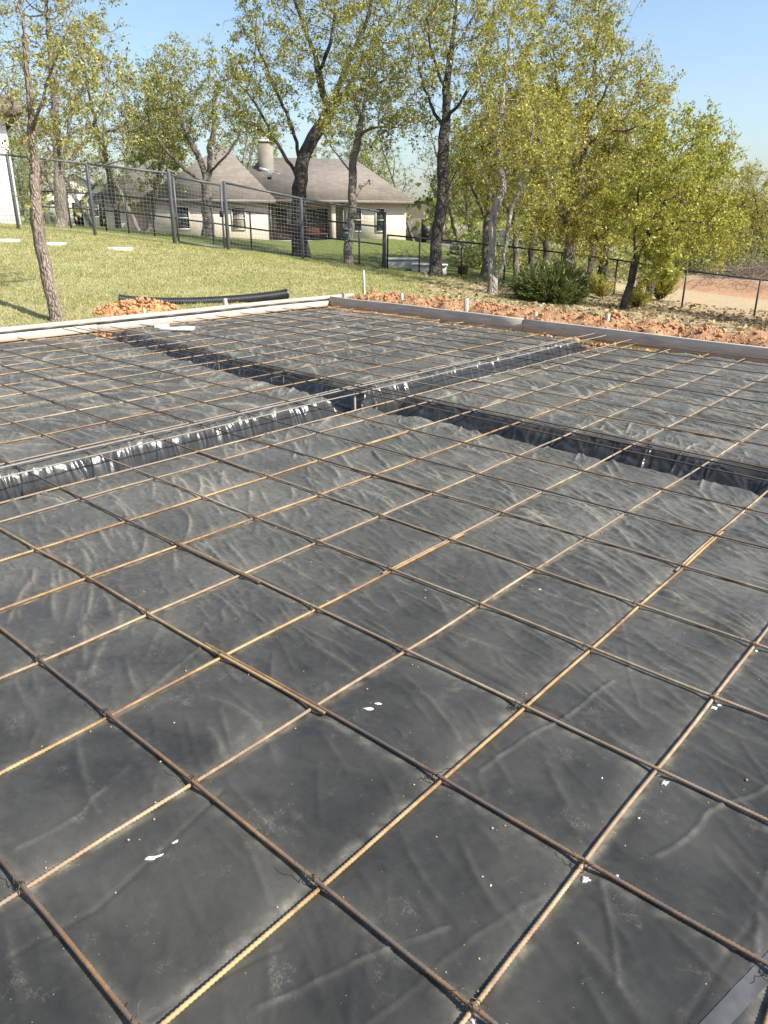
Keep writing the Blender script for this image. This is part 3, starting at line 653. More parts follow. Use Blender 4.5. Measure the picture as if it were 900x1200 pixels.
# white paint drips and mud crumbs
mb = MB()
def blot(px, py, r, el=1.0, rot=0.0):
    c = on_plane(px, py)[:2]; th = np.arange(14)*2*math.pi/14; r = r*.75
    rr = r*(1+.28*rng.normal(size=14))
    P = np.stack([c[0]+rr*np.cos(th)*el*math.cos(rot)-rr*np.sin(th)*math.sin(rot), c[1]+rr*np.cos(th)*el*math.sin(rot)+rr*np.sin(th)*math.cos(rot)], 1)
    top = drape(P, .0022); bot = drape(P, -.002); cc = drape([c], .0035)
    V = np.concatenate([cc, top, bot]); k = np.arange(14); j = (k+1) % 14
    mb.add(V, np.stack([k*0, 1+k, 1+j], 1)); mb.F.setdefault(4, []).append(np.stack([1+k, 15+k, 15+j, 1+j], 1)+mb.n-len(V))
for a in ((686, 1031, .014), (778, 918, .012), (772, 908, .006), (836, 829, .013), (842, 826, .008), (723, 1029, .004), (575, 1040, .003), (632, 695, .006), (180, 1008, .006, 5, 1.05), (205, 990, .004, 3, 1.05), (432, 832, .007, 3, .6), (442, 826, .006, 2, .6), (748, 960, .003), (705, 915, .003), (596, 962, .003), (886, 762, .008), (554, 1195, .008)): blot(*a)
tag(mb.build('paint_drips', M['paint']), 'spatter of small white paint drips on the near plastic', 'paint drips', kind='stuff')
mb = MB()
nc = 420
ax_ = rng.random(nc) < .65
for k in range(nc):
    if ax_[k]:
        j = int(rng.integers(-1, 5)); o, s_ = B_OFF[j]; t = rng.uniform(-.3, 3.6); x, y = o+s_*t+rng.normal(0, .03), t
    else:
        i = int(rng.integers(0, 6)); o, s_ = A_OFF[i]; t = rng.uniform(-2.5, 1); x, y = t, o+s_*t+rng.normal(0, .03)
    if rng.random() < .25: x, y = rng.uniform(-2.2, .8), rng.uniform(-.2, 2.8)
    r = .0012+.0035*rng.random()**3; z = float(drape([(x, y)], 0)[0, 2])
    a = rng.uniform(0, 6.28); c_, s2 = math.cos(a), math.sin(a)
    V = np.array([(1.3, 0, 0), (0, 1, 0), (-1.1, .2, 0), (0, -.9, 0), (.1, 0, .8), (0, 0, -.6)])*r*rng.uniform(.6, 1.4, (6, 3))
    V[:, :2] = V[:, :2] @ np.array([[c_, s2], [-s2, c_]])
    mb.add(V+np.array([x, y, z+r*.4]), [(0, 1, 4), (1, 2, 4), (2, 3, 4), (3, 0, 4), (1, 0, 5), (2, 1, 5), (3, 2, 5), (0, 3, 5)])
tag(mb.build('mud_crumbs', M['crumb']), 'dry mud crumbs scattered along the nearest bars', 'crumbs', kind='stuff')

# ------------------------------------------------------------------ form boards, stakes
def board(p0, p1, th, h, zc, mat, name, lab, bow=.015, off=0.0):
    """long timber with slight bow; p0, p1 in plan"""
    p0, p1 = np.array(p0, float), np.array(p1, float); L = np.linalg.norm(p1-p0); n = max(4, int(L/.35)); d = (p1-p0)/L; q = np.array([-d[1], d[0]])
    t = np.linspace(0, 1, n); b = bow*noise(t*3.1, off+0*t, 71)+.004*noise(t*17, off+0*t, 72); zz = zc+.012*noise(t*2.7, off+5+0*t, 73)
    e = .006; prof = [(-th/2+e, -h/2), (th/2-e, -h/2), (th/2, -h/2+e), (th/2, h/2-e), (th/2-e, h/2), (-th/2+e, h/2), (-th/2, h/2-e), (-th/2, -h/2+e)]
    V = np.array([[*(p0+d*L*t[k]+q*(b[k]+a)), zz[k]+c] for k in range(n) for a, c in prof])
    k = np.arange(n-1)[:, None]*8; i = np.arange(8)[None]; j = (i+1) % 8
    Fq = np.stack([k+i, k+j, k+8+j, k+8+i], -1).reshape(-1, 4); caps = np.array([[7, 6, 5, 4, 3, 2, 1, 0], [(n-1)*8+i for i in range(8)]])
    return tag(build(name, V, [Fq, caps], mat), lab, 'board', 'timber form boards around the slab')
def strip_part(par, y0, y1):
    mb = MB()
    for k in range(int((y1-y0)/.5)+1):
        ya, yb = y0+k*.5, min(y1, y0+k*.5+.5)
        if yb-ya > .02: mb.box((SX0-.045, (ya+yb)/2, .066), (.03, yb-ya, .036))
    return mb.build('dark_strip', M['dark'], par)
for nm, y0, y1, z, th, h, xo, lab, q in (('form_board', 4.9, 9.43, .004, .040, .096, -.02, 'pale lower form board facing the slab on its left edge, far length', 1), ('form_board', -2.5, 4.89, .001, .040, .096, -.02, 'pale lower form board facing the slab on its left edge, near length', 2),
                                      ('form_board', 3.0, 10.1, .108, .09, .052, -.075, 'pale upper form board along the left edge, reaching past the far corner', 3), ('form_board', -2.5, 2.99, .106, .09, .052, -.075, 'pale upper form board along the left edge, near length', 4)):
    o = board((SX0+xo, y0), (SX0+xo, y1), th, h, z, M['board_pale'], nm, lab, off=q, bow=.006)
    if q < 3: strip_part(o, y0, y1)
board((SX0+.005, SY1+.025+float(skew(SX0+.005))), (-5.2, SY1+.025+float(skew(-5.2))), .045, .175, .038, M['board_grey'], 'form_board', 'grey timber form board of the far edge, length meeting the pale corner', off=5)
board((-5.19, SY1+.025+float(skew(-5.19))), (-1.4, SY1+.025+float(skew(-1.4))), .045, .175, .033, M['board_grey'], 'form_board', 'grey timber form board of the far edge, middle length by the trench end', off=6)
board((-1.39, SY1+.025+float(skew(-1.39))), (4.9, SY1+.025+float(skew(4.9))), .045, .175, .028, M['board_grey'], 'form_board', 'grey timber form board of the far edge, length leaving the right side', off=7)
def stake(px, topy, y0, hgt_top, lab, w_=.045, tilt=0.0, d=None):
    p = on_plane(px, topy, hgt_top) if d is None else at(px, topy, d)
    zb = -.45; h = p[2]-zb
    mb = MB(); mb.box((0, 0, h/2), (w_, w_*.8, h), 0.1, .003); mb.box((.001, 0, h+.002), (w_*.9, w_*.7, .006), .1)
    o = mb.build('wooden_stake', M['stake']); o.location = (p[0], p[1], zb); o.rotation_euler = (tilt, -tilt*.5, float(rng.uniform(-.3, .3)))
    return tag(o, lab, 'stake', 'wooden stakes outside the form boards')
for px, ty, y, lab, wd, d in ((428, 317, 9.8, 'tall pale stake on the grass just past the far slab corner', .04, 13.4), (472, 344, 9.3, 'pale stake behind the grey board, nearest the slab corner', .05, 12.7), (548, 350, 9.3, 'broad pale stake behind the grey board, left of the dark green shrub', .065, 11.65), (629, 366, 9.3, 'low stake barely showing behind the grey board under the shrub', .05, 10.95), (714, 369, 9.3, 'pale stake behind the grey board in front of the leaning tree', .055, 10.25), (817, 387, 9.3, 'pale stake behind the grey board in front of the right fence', .055, 9.45),
                              (170, 361, 0, 'short stake behind the left boards beside the clay heap', .04, 11.1), (265, 350, 0, 'short stake behind the left boards under the black pipe', .06, 12.1), (404, 344, 0, 'short stub stake at the far end of the pale boards', .05, 13.75)):
    stake(px, ty, y, .2, lab, wd, 0.03, d)
# scrap boards left on the film
for px, py, L, rz, lab in ((208, 389, .46, .62, 'white scrap board lying on the plastic by the far trench end'), (190, 386, .20, 1.0, 'small white offcut beside the longer scrap board')):
    p = on_plane(px, py); mb = MB(); mb.box((0, 0, 0), (L, .12, .035), 0, .004); mb.box((L*.2, .01, .021), (L*.35, .05, .012), .12, .002)
    o = mb.build('scrap_board', M['scrap']); o.location = (p[0], p[1], .04); o.rotation_euler = (.05, -.04, rz); tag(o, lab, 'board', 'white scrap boards on the plastic')

# ------------------------------------------------------------------ corrugated pipe, clay
pp = [at(140, 351, 12.3), at(185, 354, 12.5), at(240, 354, 12.8), at(290, 350, 13.2), at(336, 344.5, 13.6)]
pp = np.array(pp); tt = np.linspace(0, 1, 5); ts = np.linspace(0, 1, 420)
PP = np.stack([np.polyval(np.polyfit(tt, pp[:, k], 3), ts) for k in range(3)], 1)
ph = np.arange(420) % 4
rad = np.where(ph < 2, .084, .073)
pipe_o = empty('drain_pipe', tuple(PP[0])); tag(pipe_o, 'black corrugated drain pipe lying on the lawn behind the pale boards', 'pipe')
b = MB().tube(PP-PP[0], rad, 20, False); b.tube((PP-PP[0])[::-1], (rad-.011)[::-1], 20, False); b.build('pipe_wall', M['pipe'], pipe_o)
for e, k in ((0, 1), (-1, -2)):
    tv = (PP[k]-PP[e])/np.linalg.norm(PP[k]-PP[e]); MB().tube([PP[e]-PP[0]-tv*.004, PP[e]-PP[0]+tv*.025], .088, 20, False).build('end_collar', M['pipe'], pipe_o)
ICO_V = None
def icosphere(sub=1):
    t = (1+5**.5)/2; V = [(-1, t, 0), (1, t, 0), (-1, -t, 0), (1, -t, 0), (0, -1, t), (0, 1, t), (0, -1, -t), (0, 1, -t), (t, 0, -1), (t, 0, 1), (-t, 0, -1), (-t, 0, 1)]
    Fq = [(0, 11, 5), (0, 5, 1), (0, 1, 7), (0, 7, 10), (0, 10, 11), (1, 5, 9), (5, 11, 4), (11, 10, 2), (10, 7, 6), (7, 1, 8), (3, 9, 4), (3, 4, 2), (3, 2, 6), (3, 6, 8), (3, 8, 9), (4, 9, 5), (2, 4, 11), (6, 2, 10), (8, 6, 7), (9, 8, 1)]
    V = [np.array(v)/np.linalg.norm(v) for v in V]
    for _ in range(sub):
        c = {}; G = []
        def mid(a, b):
            k = (min(a, b), max(a, b))
            if k not in c: m = V[a]+V[b]; V.append(m/np.linalg.norm(m)); c[k] = len(V)-1
            return c[k]
        for a, b, d in Fq:
            x, y, z = mid(a, b), mid(b, d), mid(d, a); G += [(a, x, z), (b, y, x), (d, z, y), (x, y, z)]
        Fq = G
    return np.array(V), np.array(Fq)
IV, IF = icosphere(1)
def clods(n, xs, ys, sizes, zf):
    V = np.zeros((n, len(IV), 3))
    for k in range(n):
        s = sizes[k]*rng.uniform(.55, 1.3, 3); V[k] = IV*s*(1+.38*rng.normal(size=(len(IV), 1)).clip(-1.4, 1.4))
        a = rng.uniform(0, 6.28); c, q = math.cos(a), math.sin(a); V[k, :, :2] = V[k, :, :2] @ np.array([[c, q], [-q, c]])
    V += np.stack([xs, ys, zf+sizes*.25], 1)[:, None, :]
    return V.reshape(-1, 3), (IF[None]+np.arange(n)[:, None, None]*len(IV)).reshape(-1, 3)
n = 13000
xs = rng.uniform(-9.3, 2.5, n); ys = 9.3+np.abs(rng.normal(0, .85, n)); ys = np.where(ys > 11.6, rng.uniform(9.3, 10.6, n), ys)+skew(xs); sz = .004+.021*rng.random(n)**5
V, Fq = clods(n, xs, ys, sz, ground_z(xs, ys)); tag(build('clay_clods', V, Fq, M['clay']), 'crumbly red clay clods banked behind the grey form board', 'clay clods', kind='stuff')
n = 500
xs = np.concatenate([rng.uniform(-9.2, 2, 300), np.full(200, SX0+.09)+rng.normal(0, .06, 200)]); ys = np.concatenate([SY1-.08-np.abs(rng.normal(0, .05, 300)), rng.uniform(3, 9, 200)]); ys[:300] += skew(xs[:300])
V, Fq = clods(n, xs, ys, .010+.03*rng.random(n)**2, np.full(n, -.09)); tag(build('clay_crumbs', V, Fq, M['clay']), 'red clay crumbs in the gap along the form boards', 'clay crumbs', kind='stuff')
# clay heap beside the pipe
hc = at(170, 366, 11.7); hc[2] = tz(hc)
ax1 = np.array([RT[0], RT[1]])/math.hypot(RT[0], RT[1])
u = np.linspace(-1, 1, 90); U_, V_ = np.meshgrid(u, u, indexing='ij'); rr = np.sqrt(U_**2+V_**2)
hx = hc[0]+ax1[0]*U_*.85-ax1[1]*V_*.5; hy = hc[1]+ax1[1]*U_*.85+ax1[0]*V_*.5
prof = np.clip(1-rr**2, 0, 1)**1.0
prof2 = prof*(.75+.4*noise(U_*2.3, V_*2, 81))
hz = terrain(hx, hy)-.05+.27*prof2+.05*fbm(hx*5, hy*5, 4, 82, .6)*np.minimum(1, prof*3)
I = np.arange(8100).reshape(90, 90); okf = np.stack([I[:-1, :-1], I[1:, :-1], I[1:, 1:], I[:-1, 1:]], -1).reshape(-1, 4)
V1 = np.stack([hx, hy, hz], -1).reshape(-1, 3)
k = 500; ua = rng.uniform(0, 6.28, k); ur = np.sqrt(rng.random(k))*1.05; uu, vv = ur*np.cos(ua), ur*np.sin(ua)
cx = hc[0]+ax1[0]*uu*.85-ax1[1]*vv*.5; cy = hc[1]+ax1[1]*uu*.85+ax1[0]*vv*.5
zc = terrain(cx, cy)-.03+.24*np.clip(1-ur**2, 0, 1)
V2, F2 = clods(k, cx, cy, .006+.026*rng.random(k)**3, zc)
tag(build('clay_heap', np.concatenate([V1, V2]), [okf, F2+len(V1)], M['clay']), 'small heap of orange clay on the lawn under the left end of the black pipe', 'clay heap')

# ------------------------------------------------------------------ grass blades
n = 210000
px = np.where(rng.random(n) < .8, rng.uniform(-30, 600, n), rng.triangular(560, 600, 960, n)); dd = 10.2+15*rng.random(n)**.75
L0 = (px-450)/F_PX*dd; fx_, fy_ = math.sin(YAW), math.cos(YAW)
x = CAM[0]+L0*RT[0]+dd*fx_*1.0; y = CAM[1]+L0*RT[1]+dd*fy_
a_, b_ = berm_mask(x, y)
LT = (x-CAM[0])*RT[0]+(y-CAM[1])*RT[1]; DP = (x-CAM[0])*fx_+(y-CAM[1])*fy_
keep = ((x < SX0-.2) | (y > SY1+.6+skew(x))) & (a_ < .15) & (b_ < .35) & (DP < 24.5) & (rng.random(n) < np.where(LT > 1.0, .30, 1.0)) & (np.hypot(x-hc[0], y-hc[1]) > .7)
x, y = x[keep], y[keep]; n = len(x); z = ground_z(x, y)
dens = noise(x*1.1, y*1.1, 91)
h = (.022+.026*rng.random(n))*(1+.35*dens); wd = .004+.004*rng.random(n); an = rng.uniform(0, 6.28, n)
lean = rng.normal(0, .5, (n, 2))*h[:, None]
V = np.zeros((n, 3, 3)); V[:, 0] = np.stack([x+wd*np.cos(an), y+wd*np.sin(an), z-.004], 1); V[:, 1] = np.stack([x-wd*np.cos(an), y-wd*np.sin(an), z-.004], 1); V[:, 2] = np.stack([x+lean[:, 0], y+lean[:, 1], z+h], 1)
tag(build('grass', V.reshape(-1, 3), np.arange(3*n).reshape(-1, 3), M['grass']), 'short dry mown grass on the sloping lawn', 'grass', kind='stuff')

# ------------------------------------------------------------------ septic lids
for px, lab in ((8, 'pale round septic lid on the lawn at the left edge of the photo'), (62, 'pale round septic lid half hidden behind the young tree trunk'), (139, 'pale round septic lid on the lawn nearest the gate')):
    p = stand(px, 284.5 if px > 20 else 283, 17.5); e = empty('septic_lid', tuple(p)); tag(e, lab, 'lid', 'septic lids on the lawn')
    mb = MB(); th = np.linspace(0, 2*math.pi, 37)[:-1]; R0 = .29
    prof = [(R0*.92, -.10), (R0, -.06), (R0, .012), (R0*.96, .026), (R0*.3, .036), (.001, .038)]
    Vv = np.array([[r*math.cos(a), r*math.sin(a), z] for r, z in prof for a in th]); Fq = np.array([(q*36+i, q*36+(i+1) % 36, q*36+36+(i+1) % 36, q*36+36+i) for q in range(5) for i in range(36)])
    mb.add(Vv, Fq); mb.build('cover', M['lid'], e, True)
    mb = MB()
    for a in np.linspace(0, 2*math.pi, 13)[:-1]: mb.box((R0*.93*math.cos(a), R0*.93*math.sin(a), .022), (.05, .02, .02), a)
    mb.build('rim_ribs', M['lid'], e)

# ------------------------------------------------------------------ fences
def post(mb, p, h, w_, rnd=True):
    if rnd: mb.tube([(p[0], p[1], p[2]-.3), (p[0], p[1], p[2]+h)], w_/2, 10)
    else: mb.box((p[0], p[1], p[2]+h/2-.15), (w_, w_, h+.3), .5, .004)
fence_px = [(-60, 262, 19.5, 1.84), (22, 268, 20.0, 1.84), (112, 277, 20.5, 1.82), (205, 285, 21.0, 1.84), (268, 295, 21.6, 1.82), (355, 303, 22.5, 1.72), (451, 320, 24.0, 1.72)]
FP = [(stand(a, b, d), h) for a, b, d, h in fence_px]
wf = empty('wire_fence', tuple(FP[2][0])); tag(wf, 'dark steel post fence with welded wire panels along the top of the lawn', 'fence')
def welded(mb, a, ha, b, hb, gap=.055, step=.1, r=.0022, lo=.04):
    a, b = np.array(a), np.array(b); L = np.linalg.norm((b-a)[:2]); n = int(L/step); sgn = []
    for k in range(n+1):
        t = (k+.5)/(n+1); q = a+(b-a)*t; h = ha+(hb-ha)*t; zz = tz(q)
        zb = max(zz, q[2]-.15)+lo; mb.tube([(q[0], q[1], zb), (q[0], q[1], q[2]+h-.02)], r, 3, False)
    m = int((min(ha, hb)-.1)/step)
    for k in range(m+1):
        f_ = (lo+.02+k*step)
        mb.tube([a+np.array([0, 0, f_]), b+np.array([0, 0, f_*hb/ha])], r, 3, False)
o3 = np.array(wf.location)
def rel(p): return np.array(p)-o3
for k, (p, h) in enumerate(FP):
    if k in (3, 4): continue
    mb = MB(); post(mb, rel(p), h, .062, False); mb.build('post', M['fence'], wf)
for k in range(len(FP)-1):
    if k == 3: continue
    (a, ha), (b, hb) = FP[k], FP[k+1]
    mb = MB(); mb.tube([rel(a)+(0, 0, ha-.02), rel(b)+(0, 0, hb-.02)], .03, 8); mb.build('top_rail', M['fence'], wf)
    mb = MB()
    za, zb = tz(a), tz(b)
    L = np.linalg.norm((b-a)[:2]); nn = int(L/.1)
    for q in range(nn+1):
        t = (q+.5)/(nn+1); c = a+(b-a)*t; h = ha+(hb-ha)*t; mb.tube([rel((c[0], c[1], tz(c)+.03)), rel((c[0], c[1], c[2]+h-.03))], .0030, 3, False)
    for q in range(18):
        f_ = .05+q*.1
        if f_ < min(ha, hb)-.06: mb.tube([rel(a)+(0, 0, f_), rel(b)+(0, 0, f_)], .0030, 3, False)
    mb.build('wire_panel', M['mesh_wire'], wf)
# gate
ga, gb = FP[3][0], FP[4][0]; gt = empty('steel_gate', tuple(ga)); tag(gt, 'dark steel framed gate with wire infill between two stout posts', 'gate')
R_ = lambda p: np.array(p)-ga
d_ = (gb-ga); d_[2] = 0; Lg = np.linalg.norm(d_); d_ /= Lg
for p, h in ((ga, 1.86), (gb, 1.84)):
    mb = MB(); post(mb, R_(p), h, .085, False); mb.build('post', M['fence'], gt)
ia, ib = ga+d_*.11, gb-d_*.11
mb = MB()
for p, h in ((ia, 1.74), (ib, 1.74)): mb.tube([R_(p)+(0, 0, .06), R_(p)+(0, 0, h)], .03, 8)
mb.tube([R_(ia)+(0, 0, 1.74), R_(ib)+(0, 0, 1.74)], .03, 8); mb.tube([R_(ia)+(0, 0, .06), R_(ib)+(0, 0, .06)], .03, 8); mb.build('gate_frame', M['fence'], gt)
mb = MB(); nn = int(Lg/.1)
for q in range(1, nn): c = ia+(ib-ia)*q/nn; mb.tube([R_(c)+(0, 0, .06), R_(c)+(0, 0, 1.74)], .0030, 3, False)
for q in range(17): mb.tube([R_(ia)+(0, 0, .1+q*.1), R_(ib)+(0, 0, .1+q*.1)], .0030, 3, False)
mb.build('wire_panel', M['mesh_wire'], gt)
mb = MB(); mb.box(R_(ib)+np.array([-d_[0]*.02, -d_[1]*.02, .98]), (.10, .09, .16), .5, .01); mb.build('latch', M['black_fence'], gt)
def pipe_fence(name, pts, h, rails, lab, w_=.06, mat=None, wire=False):
    pts = [np.array(p) for p in pts]; e = empty(name, tuple(pts[0])); tag(e, lab, 'fence'); o = pts[0]
    for p in pts:
        mb = MB(); post(mb, p-o, h, w_); mb.build('post', mat or M['black_fence'], e)
    for r in rails:
        mb = MB(); mb.tube([p-o+(0, 0, r) for p in pts], w_*.45, 8); mb.build('rail', mat or M['black_fence'], e)
    if wire:
        mb = MB()
        for k in range(len(pts)-1):
            a, b = pts[k]-o, pts[k+1]-o; nn = max(2, int(np.linalg.norm(b-a)/.15))
            for q in range(1, nn): c = a+(b-a)*q/nn; mb.tube([c+(0, 0, .05), c+(0, 0, h)], .002, 3, False)
            for q in range(6): mb.tube([a+(0, 0, .08+q*.18), b+(0, 0, .08+q*.18)], .002, 3, False)
        mb.build('wire_panel', M['mesh_wire'], e)
    return e
rf = [stand(a, b, d) for a, b, d in ((454, 320, 24.2), (491, 321, 24.5), (540, 328, 24.6), (590, 333, 24.5), (655, 339, 24.3), (719, 346, 24), (798, 365, 22.3), (883, 373, 22), (985, 381, 21.5))]
pipe_fence('pipe_fence', rf, 1.07, (1.05,), 'thin black pipe fence crossing behind the trees to the clay pad at the right', .055)
lf = [stand(a, b, d) for a, b, d in ((45, 262, 29), (83, 265, 28.5), (125, 270, 28), (151, 272, 27.5), (181, 275, 27.5), (251, 287, 26.5), (295, 293, 26.5), (343, 300, 26.2), (421, 310, 25.8), (449, 316, 25.2))]
pipe_fence('pipe_fence', lf, 1.30, (1.27, .72), 'black two-rail pipe fence seen through the wire fence before the brick house', .06)

# ------------------------------------------------------------------ houses
def hip_roof(mb, x0, x1, y0, y1, ze, rise, ov=.45, th=.22, along='x', ins=None, cx=None):
    x0 -= ov; x1 += ov; y0 -= ov; y1 += ov; half = (y1-y0)/2 if along == 'x' else (x1-x0)/2; k = ins if ins is not None else half
    if along == 'x': r0, r1 = (x0+k, (y0+y1)/2, ze+rise), (x1-k, (y0+y1)/2, ze+rise)
    else: r0, r1 = ((x0+x1)/2 if cx is None else cx, y0+k, ze+rise), ((x0+x1)/2 if cx is None else cx, y1-k, ze+rise)
    V = [(x0, y0, ze), (x1, y0, ze), (x1, y1, ze), (x0, y1, ze), r0, r1]
    n0 = mb.n
    mb.add(V, np.zeros((0, 3)))
    if along == 'x': q, t = [(0, 1, 5, 4), (2, 3, 4, 5)], [(1, 2, 5), (3, 0, 4)]
    else: q, t = [(1, 2, 5, 4), (3, 0, 4, 5)], [(0, 1, 4), (2, 3, 5)]
    mb.F.setdefault(4, []).append(np.array(q)+n0); mb.F.setdefault(3, []).append(np.array(t)+n0)
    mb.F[4].append(np.array([(3, 2, 1, 0)])+n0)
    return (x0, x1, y0, y1)
def house_window(parent, x, y, z0, z1, w_, fac='front', lab=None):
    """window on a wall facing -y (front) or +x (side)"""
    f = MB(); g = MB(); c = (z0+z1)/2; t = .05
    def put(mb, u, wd, zc, hz, proud, dp):
        if fac == 'front': mb.box((x+u, y-proud, zc), (wd, dp, hz))
        else: mb.box((x+proud, y+u, zc), (dp, wd, hz))
    put(f, -w_/2-t/2, t, c, z1-z0+2*t, .02, .1); put(f, w_/2+t/2, t, c, z1-z0+2*t, .02, .1); put(f, 0, w_, z1+t/2, t, .02, .1); put(f, 0, w_, z0-t/2, t, .025, .14); put(f, 0, w_, c, .04, .015, .06)
    fr = f.build('window', M['trim'], parent); put(g, 0, w_-.004, c, z1-z0-.004, -.01, .02); g.build('pane', M['glass'], fr); return fr
hb = at(317, 284, 50); hz0 = tz(hb)
HS = empty('brick_house', (hb[0], hb[1], hz0), 0)
du = np.array([RT[0], RT[1]])/math.hypot(RT[0], RT[1]); HS.rotation_euler = (0, 0, math.atan2(du[1], du[0])+math.radians(10))
tag(HS, 'tan brick house with big grey hip roofs and a chimney beyond the wire fence', 'house')
EZ = 2.62
def walls(nm, x0, x1, y0, y1, z1, mat, th=.25):
    mb = MB(); mb.box(((x0+x1)/2, (y0+y1)/2, z1/2-.4), (x1-x0, y1-y0, z1+.8)); return mb.build(nm, mat, HS)
walls('wall', -7.6, 0, 0, 13, EZ, M['brick']); walls('wall', -10.6, -7.605, 1.2, 9, EZ-.05, M['brick']); walls('wall', .005, 5.2, 2.1, 10, EZ-.03, M['brick']); walls('wall', 5.205, 9.3, .25, 9, EZ, M['brick_pale'])
for nm, a in (('roof', (-7.6, 0, 0, 13, EZ, 3.4, .45, .2, 'y', 3.3, -2.75)), ('roof', (-11.0, -3.9, .9, 9, EZ-.12, 2.7, .45, .2, 'y', 3.2)), ('roof', (-3.0, 9.3, .25, 8.4, EZ+.03, 2.75, .45, .2, 'x', 3.4))):
    mb = MB(); x0, x1, y0, y1 = hip_roof(mb, *a); rfo = mb.build(nm, M['roof'], HS); mb = MB(); ze = a[4]
    for c, s in ((((x0+x1)/2, y0+.012, ze-.12), (x1-x0, .03, .2)), (((x0+x1)/2, y1-.012, ze-.12), (x1-x0, .03, .2)), ((x0+.012, (y0+y1)/2, ze-.12), (.03, y1-y0-.06, .2)), ((x1-.012, (y0+y1)/2, ze-.12), (.03, y1-y0-.06, .2))): mb.box(c, s)
    mb.build('fascia', M['fascia'], rfo)
    if a[8] == 'y' and a[0] < -9:
        pass
mb = MB(); mb.box((-3.2, 2.55, 4.95), (.55, .35, .16), 0, .02, (.6, 0)); mb.build('roof_vent', M['dark'], HS)
ch = MB(); ch.box((.05, 3.1, 4.25), (1.0, .8, 4.0)); cho = ch.build('chimney', M['chimney'], HS); mb = MB(); mb.box((.05, 3.1, 6.32), (1.16, .96, .14), 0, .02); mb.box((.05, 3.1, 6.47), (.6, .55, .16)); mb.build('chimney_cap', M['trim'], cho)
house_window(HS, .9, 2.1, .75, 2.15, .75); house_window(HS, 5.9, .25, .7, 2.1, .55); house_window(HS, 7.5, .25, .7, 2.1, .55); house_window(HS, 3.4, 2.1, .2, 2.1, 1.5); house_window(HS, -5.6, 0, .8, 2.1, .8); house_window(HS, -2.0, 0, .8, 2.1, .8)
for x in (2.0, 4.3):
    mb = MB(); mb.box((x, .35, EZ/2-.1), (.28, .28, EZ-.02), 0, .01); mb.build('patio_post', M['brick_pale'], HS)
for x, y in ((.08, -.06), (4.95, .12)):
    mb = MB(); mb.tube([(x, y, 0), (x, y, EZ-.25)], .045, 8); mb.build('downspout', M['fascia'], HS)
mb = MB(); mb.box((2.7, .9, .02), (5.0, 2.3, .12)); mb.build('patio_slab', M['concrete'], HS)
# things on the patio
def local(x, y, z=0.0):
    a = HS.rotation_euler[2]; c, s = math.cos(a), math.sin(a); return (hb[0]+c*x-s*y, hb[1]+s*x+c*y, hz0+z)
def patio_set(x, y, lab, mat, big):
    e = empty('patio_bench', local(x, y, .08), HS.rotation_euler[2]); tag(e, lab, 'bench', 'dark red benches on the patio')
    mb = MB(); mb.box((0, 0, .42), (1.25*big, .55, .08), 0, .02); mb.build('seat', mat, e)
    mb = MB(); mb.box((0, .27, .72), (1.25*big, .06, .55), 0, .02, (-.12, 0)); mb.build('backrest', mat, e)
    for s in (-1, 1):
        for t in (-1, 1): mb = MB(); mb.box((s*.56*big, t*.22, .19), (.06, .06, .38)); mb.build('leg', M['dark'], e)
        mb = MB(); mb.box((s*.6*big, 0, .62), (.07, .5, .05), 0, .01); mb.build('armrest', mat, e)
patio_set(3.2, .55, 'dark red bench on the patio beside the pale end wall', M['red_fabric'], 1.15); patio_set(1.2, .7, 'dark red bench on the patio nearer the brick corner', M['red_fabric'], .9)

# white painted brick house at the left edge
wb = at(25, 262, 24); wz = tz(wb)
WH = empty('white_house', (wb[0], wb[1], wz), math.atan2(du[1], du[0])+math.radians(29)); tag(WH, 'white painted brick house at the left edge beyond the young tree', 'house')
mb = MB(); mb.box((-5, 3.5, 1.45), (10, 7, 3.9)); mb.build('wall', M['brick_white'], WH)
mb = MB(); x0, x1, y0, y1 = hip_roof(mb, -10, 0, 0, 7, 3.42, 2.6, .5, .2, 'x'); ro = mb.build('roof', M['roof'], WH)
mb = MB(); mb.box(((x0+x1)/2, y0+.012, 3.3), (x1-x0, .03, .2)); mb.box((x1-.012, (y0+y1)/2, 3.3), (.03, y1-y0-.06, .2)); mb.build('fascia', M['fascia'], ro)
# two pale houses far behind the fence
def far_house(px, py, d, W, D, H, rise, lab, rot, wall=None):
    p = stand(px, py, d); e = empty('far_house', tuple(p), math.atan2(du[1], du[0])+rot); tag(e, lab, 'house')
    mb = MB(); mb.box((0, D/2, H/2-.3), (W, D, H+.6)); g = W/2
    n0 = mb.n; mb.add([(-g, .0, H), (g, .0, H), (0, .0, H+rise), (-g, D, H), (g, D, H), (0, D, H+rise)], np.array([(0, 1, 2), (4, 3, 5)])); mb.build('wall', wall or M['siding'], e)
    mb = MB(); o = .4; s = rise/g; n0 = mb.n
    mb.add([(-g-o, -.3, H-o*s+.06), (0, -.3, H+rise+.06), (0, D+.3, H+rise+.06), (-g-o, D+.3, H-o*s+.06), (g+o, -.3, H-o*s+.06), (g+o, D+.3, H-o*s+.06)], np.array([(0, 1, 2, 3), (1, 4, 5, 2)]))
    mb.add(np.array([(-g-o, -.3, H-o*s-.1), (0, -.3, H+rise-.1), (0, D+.3, H+rise-.1), (-g-o, D+.3, H-o*s-.1), (g+o, -.3, H-o*s-.1), (g+o, D+.3, H-o*s-.1)]), np.array([(3, 2, 1, 0), (2, 5, 4, 1)]))
    mb.build('roof', M['roof'], e)
    for u, wd in ((-g*.45, 1.0), (g*.42, .8)): house_window(e, u, 0, .9, 2.2, wd)
    mb = MB(); mb.box((0, -.03, 1.05), (1.0, .06, 2.1)); mb.build('door', M['dark'], e)
